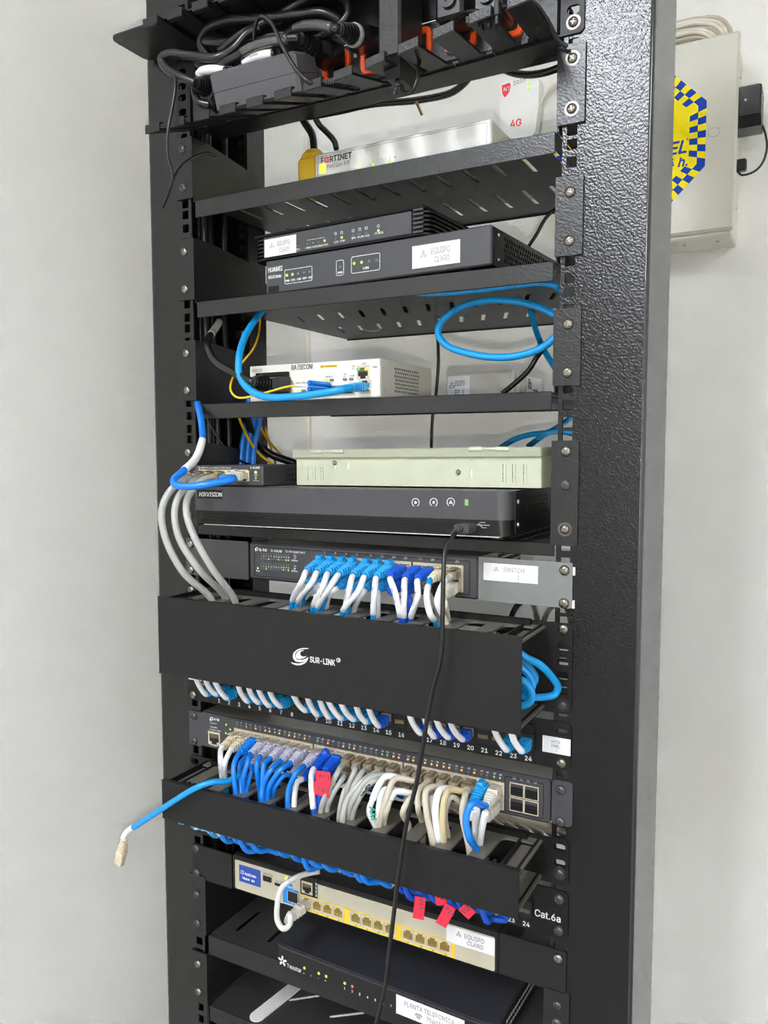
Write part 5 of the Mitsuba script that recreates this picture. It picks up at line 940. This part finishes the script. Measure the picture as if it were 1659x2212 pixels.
t = wire('power_cable', 'black power cord with a grey end curving into the white fibre switch box', 'power cord', W((482, 675, .08), (472, 698, .05), (459, 718, .03), (450, 732, .01), (449, 750, -.01), (465, 780, -.025), (500, 803, -.035), (548, 826, -.040)), .0042, 'm_cord', (.14, .34), None, 'm_greycord')
power_plug('black power plug in the inlet of the white fibre switch box', at(546, 825, y=-.042), at(612, 832, y=.0035), .020, False)
t = thing('fibre_cable', 'thin yellow fibre cord with a blue connector at the white fibre switch box', 'fibre cable')
path = spline(W((562, 690, .10), (558, 725, .07), (546, 755, .04), (520, 788, .0), (501, 820, -.02), (499, 845, -.035), (515, 859, -.042), (560, 852, -.044), (610, 838, -.040), (640, 832, -.034)), 8)
add('sheath', sweep(path, .0013, 8), 'm_fibre', t, True); q0, q1, q2, q3 = [at(*p[:2], y=p[2]) for p in ((636, 833, -.035), (664, 833, -.026), (666, 834, -.026), (712, 838, .003))]
add('boot', tube([q0, q1], .0019), 'm_white', t, 40)
for dz in (-.0032, .0032): add('connector', mv(tube([q2+np.array([0, 0, dz]), q3+np.array([0, 0, dz])], .0030, 4), 0), 'm_blue', t)
wire('cable_tie', 'clear cable tie arching between two slots under the second shelf', 'cable tie', W((783, 708, .262), (790, 713, .258), (806, 715, .258), (820, 712, .258), (826, 705, .262)), .0008, 'm_clearboot')
# cables at the five-port switch
t5 = [a for a in labels if a == 'desktop_switch'][0]
sx = [-.2075+.0135+i*.0153 for i in range(5)]
cord('thick blue cable with a white sleeve curling to the last port of the five-port switch', sx[4], 1.4225, -.0220, 'white', W((505, 1034, -.060), (450, 1046, -.082), (400, 1051, -.092), (378, 1046, -.094), (376, 1036, -.09), (395, 1018, -.076), (423, 990, -.05), (437, 950, -.03), (436, 918, -.018), (430, 885, -.006), (424, 860, .01)), .0040, 'm_blue', None, (.60, .76), -4., -14., False)
for i, way in enumerate(((((405, 1032, -.066), (370, 1058, -.082), (350, 1100, -.092), (357, 1160, -.094), (395, 1235, -.084)), (458, 1297)), (((415, 1040, -.062), (385, 1075, -.080), (377, 1110, -.088), (388, 1165, -.090), (430, 1230, -.080)), (488, 1294)), (((430, 1042, -.058), (406, 1075, -.074), (403, 1110, -.084), (420, 1160, -.086), (460, 1230, -.076)), (508, 1300)))):
    cord(f'grey cable falling from the {ORD[i]} port of the five-port switch into the tall cable manager', sx[i], 1.4215, -.0220, 'bare', W(*way[0])+into(*way[1], Z1), .0040, 'm_greycord', 'grey cables of the five-port switch', None, -4., -10.)
for j, (pts, r, m, lab) in enumerate((((( 548, 890, .1), (575, 945, .13), (600, 975, .15), (632, 1008, .16)), .0017, 'm_fibre', 'yellow fibre strand crossing behind the cream steel box'), (((515, 900, .05), (535, 945, .07), (560, 980, .09), (590, 1004, .10)), .0017, 'm_fibre', 'yellow fibre strand dropping behind the five-port switch'), (((565, 900, .14), (580, 950, .14), (596, 1003, .13)), .0015, 'm_fibre', 'short yellow fibre strand between two others'), (((528, 880, .07), (545, 935, .09), (575, 975, .11), (640, 1002, .12)), .0050, 'm_cord', 'thick black cable sweeping down behind the five-port switch'), (((440, 890, .01), (470, 945, .02), (510, 990, .04), (545, 1006, .06)), .0014, 'm_cord', 'thin black cord sloping down behind the five-port switch'))):
    wire('fibre_cable' if m == 'm_fibre' else 'thin_cable', lab, 'fibre cable' if m == 'm_fibre' else 'cord', W(*pts), r, m)
# usb lead
us = thing('usb_lead', 'black lead plugged into the video recorder and hanging down past both cable managers', 'cord')
q = at(1004, 1141, y=-.047)
add('connector', bx(q[0]-.008, q[0]+.0075, -.0560, -.0335, q[2]-.0042, q[2]+.0042, .0012), 'm_tplink', us)
add('strain_relief', cat_([mv(lathe([(0, 0), (.0034-.0003*i, 0), (.0034-.0003*i, .0028), (0, .0028)], 12), q[0]-.001-i*.0010, -.0560-.0026*i, q[2]-.0004-.0012*i, rx=75, ry=-10) for i in range(4)]), 'm_cord', us)
up = spline([np.array([q[0]-.003, -.0600, q[2]-.002])]+W((981, 1156, -.068), (963, 1185, -.080), (958, 1240, -.090), (956, 1330, -.094), (952, 1420, -.094), (932, 1500, -.094), (915, 1600, -.094), (900, 1690, -.094), (878, 1780, -.094), (862, 1880, -.094), (850, 1980, -.094), (840, 2060, -.094), (832, 2130, -.094), (806, 2235, -.092)), 8)
add('sheath', sweep(up, .0021, 10), 'm_cord', us, True)
# the loose cyan cord at the left
t = thing('ethernet_cable', 'loose cyan cable hanging out left of the low cable manager with a bare plug', 'network cable')
lp = spline(W((520, 1672, -.045), (490, 1688, -.062), (462, 1689, -.076), (432, 1698, -.0865), (400, 1715, -.0900), (340, 1754, -.0900), (300, 1780, -.0880), (272, 1800, -.0860), (262, 1822, -.0850)), 8)
add('sheath', sweep(lp, .0034, 10), 'm_cyan', t, True); sleeve(t, lp, .80, .95, .0032, 'm_paper')
tr = trimesh.transformations; e = lp[-1]
M = tr.translation_matrix(at(262, 1846, y=-.084))@tr.rotation_matrix(math.radians(20), (0, 1, 0))@tr.rotation_matrix(math.radians(-85), (1, 0, 0))
for k, d in PLUG['beige'].items():
    if k != 'latch': add(k, d, parent=t, M=M@tr.translation_matrix((0, .008, 0)))
# white cord on the gateway
cord('white cable looping from the first yellow socket of the voice gateway', GX[0], zc+.0010, AF-.001, 'white', W((627, 1974, -.042), (626, 1996, -.046), (612, 2006, -.048), (600, 1990, -.048), (599, 1955, -.046), (607, 1920, -.040), (630, 1900, -.03), (660, 1888, -.016), (690, 1882, -.004)), .0033, 'm_whitecord', None, None, -16., -14.)
# cyan coils in the right end of the tall manager
def coil(label, pts, r=.0036): wire('blue_cable', label, 'network cable', W(*pts), r, 'm_cyan')
coil('cyan cable bowing out to the right from the tall cable manager', ((1040, 1380, -.050), (1100, 1395, -.050), (1135, 1420, -.048), (1165, 1435, -.04), (1192, 1462, -.024), (1205, 1485, -.014), (1198, 1500, -.014), (1170, 1506, -.022), (1135, 1505, -.034), (1080, 1500, -.045)))
coil('cyan cable coil nearest the cover inside the tall cable manager', ((1080, 1480, -.05), (1110, 1468, -.050), (1132, 1472, -.050), (1148, 1495, -.048), (1146, 1515, -.048), (1125, 1525, -.050), (1085, 1520, -.05)))
coil('cyan cable coil behind the others inside the tall cable manager', ((1080, 1430, -.035), (1115, 1425, -.034), (1140, 1440, -.032), (1156, 1462, -.030), (1150, 1478, -.030), (1130, 1486, -.032), (1080, 1480, -.035)))
coil('cyan cable coil between two others inside the tall cable manager', ((1080, 1440, -.044), (1110, 1436, -.043), (1136, 1450, -.041), (1150, 1475, -.040), (1140, 1500, -.040), (1080, 1505, -.04)))
for i in range(6): wire('blue_cable', f'cyan cable lying in the tall cable manager, {ORD[i]} under the left slots', 'network cable', [(-.19, -.030-.007*i, 1.2560+.002*(i % 3)), (-.12, -.028-.007*i, 1.2640+.002*(i % 2)), (-.05, -.03-.006*i, 1.2600), (.05, -.03-.006*i, 1.2400), (.12, -.03-.006*i, 1.225)], .0034, 'm_cyan', group='cyan cables lying inside the tall cable manager')
# pale cables behind the switches
for i in range(11):
    x = .020+.0165*i
    wire('pale_cable', f'beige cable, {ORD[i]} from the left in the gap under the 48-port switch', 'cable', [(x-.005, .011, 1.0800), (x+.004, .020, 1.0730), (x+.022, .036, 1.0640), (x+.040, .060, 1.0500), (x+.050, .090, 1.0250)], .0034, 'm_beigecord', group='beige cables behind the 48-port switch')
for i in range(9):
    x = -.175+.021*i
    wire('blue_cable', f'dark blue cable, {ORD[i]} from the left in the gap under the 48-port switch', 'network cable', [(x-.005, .011, 1.0800), (x+.004, .022, 1.0720), (x+.020, .040, 1.0620), (x+.030, .070, 1.0420)], .0030, 'm_navy', group='dark blue cables behind the 48-port switch')
for i in range(5):
    x = .135+.020*i; wire('pale_cable', f'{["grey", "beige"][i % 2]} cable, {ORD[i]} from the left in the gap above the tall cable manager', 'cable', [(x, .16, 1.30), (x+.008, .15, 1.288), (x+.02*(-1)**i, .15, 1.268), (x+.03*(-1)**i, .14, 1.24)], .0036, ['m_greycord', 'm_cord', 'm_beigecord'][i % 3], group='cables behind the tall cable manager')
# telephone exchange cords and the loose strap
for i, (lab, pts, m) in enumerate((('light grey cable beside the right end of the telephone exchange', ((1138, 2124, .10), (1120, 2150, .08), (1106, 2180, .06), (1104, 2198, .06), (1112, 2206, .08)), 'm_whitecord'), ('darker grey cable beside the right end of the telephone exchange', ((1160, 2128, .12), (1146, 2155, .10), (1126, 2182, .09), (1112, 2204, .08)), 'm_greycord'))): wire('pale_cable', lab, 'cable', W(*pts), .0042, m)
st = [at(p, q, z=.7462)[:2] for p, q in ((556, 2194), (640, 2127))]
ad2 = LineString([tuple(st[0]), tuple(st[1])]).buffer(.0095, quad_segs=8)
add('white_strap', flat(ad2, .7463, .0018), 'm_white', None, label='white plastic strap lying loose on the bottom shelf', cat='strap')
# ---------------------------------------------------------------- things on the back wall
mo = thing('wireless_modem', 'white wall-mounted wireless modem marked 4G with a red badge', 'modem')
MY = WALL_Y-.022
pf = Polygon([(-.0310, 1.962), (-.026, 1.955), (.020, 1.952), (.026, 1.957), (.0315, 2.000), (.031, 2.040), (.027, 2.0445), (-.0275, 2.0475), (-.0325, 2.043), (-.034, 2.0)])
mo_m = fr(pf, MY, .020); add('body', mo_m, 'm_forti', mo)
add('badge', fr(affinity.scale(Polygon([(-.0295, 2.040), (-.018, 2.0415), (-.0165, 2.038), (-.018, 2.030), (-.0250, 2.0225), (-.0285, 2.028)]).buffer(.001), 1, 1), MY-.0005, .0005), 'm_red', mo)
add('badge_lettering', textf('NT', .0062, -.0278, 2.0305, MY-.0005, True), 'm_paper', mo); add('lettering', textf('4G', .0105, -.0165, 1.9725, MY, True), 'm_red', mo); add('handwriting', textf('2018', .0062, -.0115, 2.0365, MY, rot=8), 'm_inkgrey', mo)
for z in (2.0345, 2.0265): led(mo, .0140, z, MY, .0022)
q = at(1113, 170, y=MY+.01); add('antenna_socket', mv(lathe([(0, 0), (.0035, 0), (.0035, .010), (0, .010)], 10), 0.0, MY+.010, 2.0455), 'm_brass', mo)
wire('wall_cable', 'cream cable curving up the wall beside the white modem', 'cable', W((1150, 300, .54), (1158, 270, .54), (1165, 230, .54), (1185, 195, .54), (1215, 172, .54), (1260, 150, .54)), .0030, 'm_offwhite')
bo = thing('alarm_panel_box', 'grey-beige steel box with a yellow and blue chequered sticker on the wall', 'steel box')
BY, BX0, BX1, BZ0, BZ1 = .462, .1060, .3300, 1.7530, 2.0130
add('case', bx(BX0, BX1-.004, BY+.008, WALL_Y-.0005, BZ0-.006, BZ1-.002, .002), 'm_boxgrey', bo)
add('door', bx(BX0-.002, BX1, BY, BY+.012, BZ0, BZ1, .003), 'm_boxgrey', bo)
add('lock_knockout', ring(.2930, .3085, 1.8790, 1.8905, .005, .0004, BY), 'm_inkgrey', bo)
for z in (1.975, 1.795): add('side_screw', mv(lathe([(0, 0), (.003, 0), (.002, .002), (0, .002)], 10), BX1-.004, .52, z, ry=90), 'm_steel', bo)
for x in (.262, .3055): add('bottom_screw', mv(lathe([(0, 0), (.003, 0), (.0022, .002), (0, .002)], 10), x, .500, BZ0-.006, rx=180), 'm_steel', bo)
cxs, czs, ap = .1860, 1.8850, .1045
octa = Polygon([(cxs+ap/math.cos(math.pi/8)*math.cos(a), czs+ap/math.cos(math.pi/8)*math.sin(a)) for a in np.arange(8)*math.pi/4+math.pi/8])
sk = add('warning_sticker', fr(octa, BY-.0006, .0006), 'm_stickyellow', bo, label='yellow sticker with a blue chequered border')
sq = []; side = 2*ap*math.tan(math.pi/8)
for k in range(8):
    a = k*math.pi/4; n = np.array([math.cos(a), math.sin(a)]); tt = np.array([-n[1], n[0]])
    for row in range(2):
        d0 = ap-.0107*(row+1); N = 9
        for i in range(N):
            if (i+row) % 2 == 0:
                w0, w1 = -.5+i/N, -.5+(i+1)/N
                hi, lo = (ap-.0107*row), d0
                q = [n*hi+tt*side*w0*(hi/ap), n*hi+tt*side*w1*(hi/ap), n*lo+tt*side*w1*(lo/ap), n*lo+tt*side*w0*(lo/ap)]
                sq.append(Polygon([(cxs+p[0], czs+p[1]) for p in q]))
add('chequer', cat_([fr(p, BY-.0009, .0003) for p in sq]), 'm_stickblue', sk)
for q in (textf('EL', .0165, .2395, 1.8640, BY-.0006, True, shear=.25), textf('4 h.', .0120, .2385, 1.8460, BY-.0006, True, shear=.25), textf('R', .0032, .2655, 1.8800, BY-.0006)): add('lettering', q, 'm_stickblue', sk)
ap_ = thing('plug_in_transformer', 'small black adapter fixed to the right side of the grey-beige box', 'power adapter')
add('case', cat_([bx(BX1-.0035, BX1+.0280, .470, .520, 1.9010, 1.9420, .002), trimesh.Trimesh([(x, y, z) for x in (BX1-.0035, BX1+.0285) for y, z in ((.470, 1.9020), (.5200, 1.9020), (.480, 1.8900), (.515, 1.8900))]).convex_hull]), 'm_cord', ap_)
add('rivet', disc(BX1+.0085, 1.9230, .470, .0018), 'm_steel', ap_)
wire('thin_cable', 'thin black cord drooping beside the grey-beige box', 'cord', W((1641, 256, .50), (1652, 285, .50), (1657, 315, .50), (1648, 350, .50), (1630, 370, .50), (1602, 378, .50), (1594, 368, .50), (1600, 350, .50)), .0014, 'm_cord')
t = thing('cord_retainer', 'small black cord retainer on the side of the grey-beige box', 'cable clip'); q = at(1601, 358, y=.50); add('body', mv(bx(-.007, .007, -.006, .006, -.008, .008, .002), *q), 'm_cord', t)
for i in range(7):
    d = .0052*i
    wire('wall_cable', f'cream cable, {ORD[i]} from the outside in the bundle bending into the grey-beige box', 'cable', [(.10, .535-.003*(i % 2), 2.075-d*.9), (.20, .535-.003*(i % 2), 2.0755-d*.85), (.262, .535-.003*(i % 3), 2.0760-d*.8), (.296-d*.5, .530, 2.066-d*.85), (.3110-d*.85, .525, 2.045-d*.6), (.3140-d*.95, .520, 2.010)], .0027, 'm_offwhite' if i % 3 else 'm_beigecord', group='cream cables bending into the grey-beige box')
mat('m_clearsleeve', (.03, .03, .03), .12, spec=1.); mat('m_flange', (.22, .22, .23), .5)
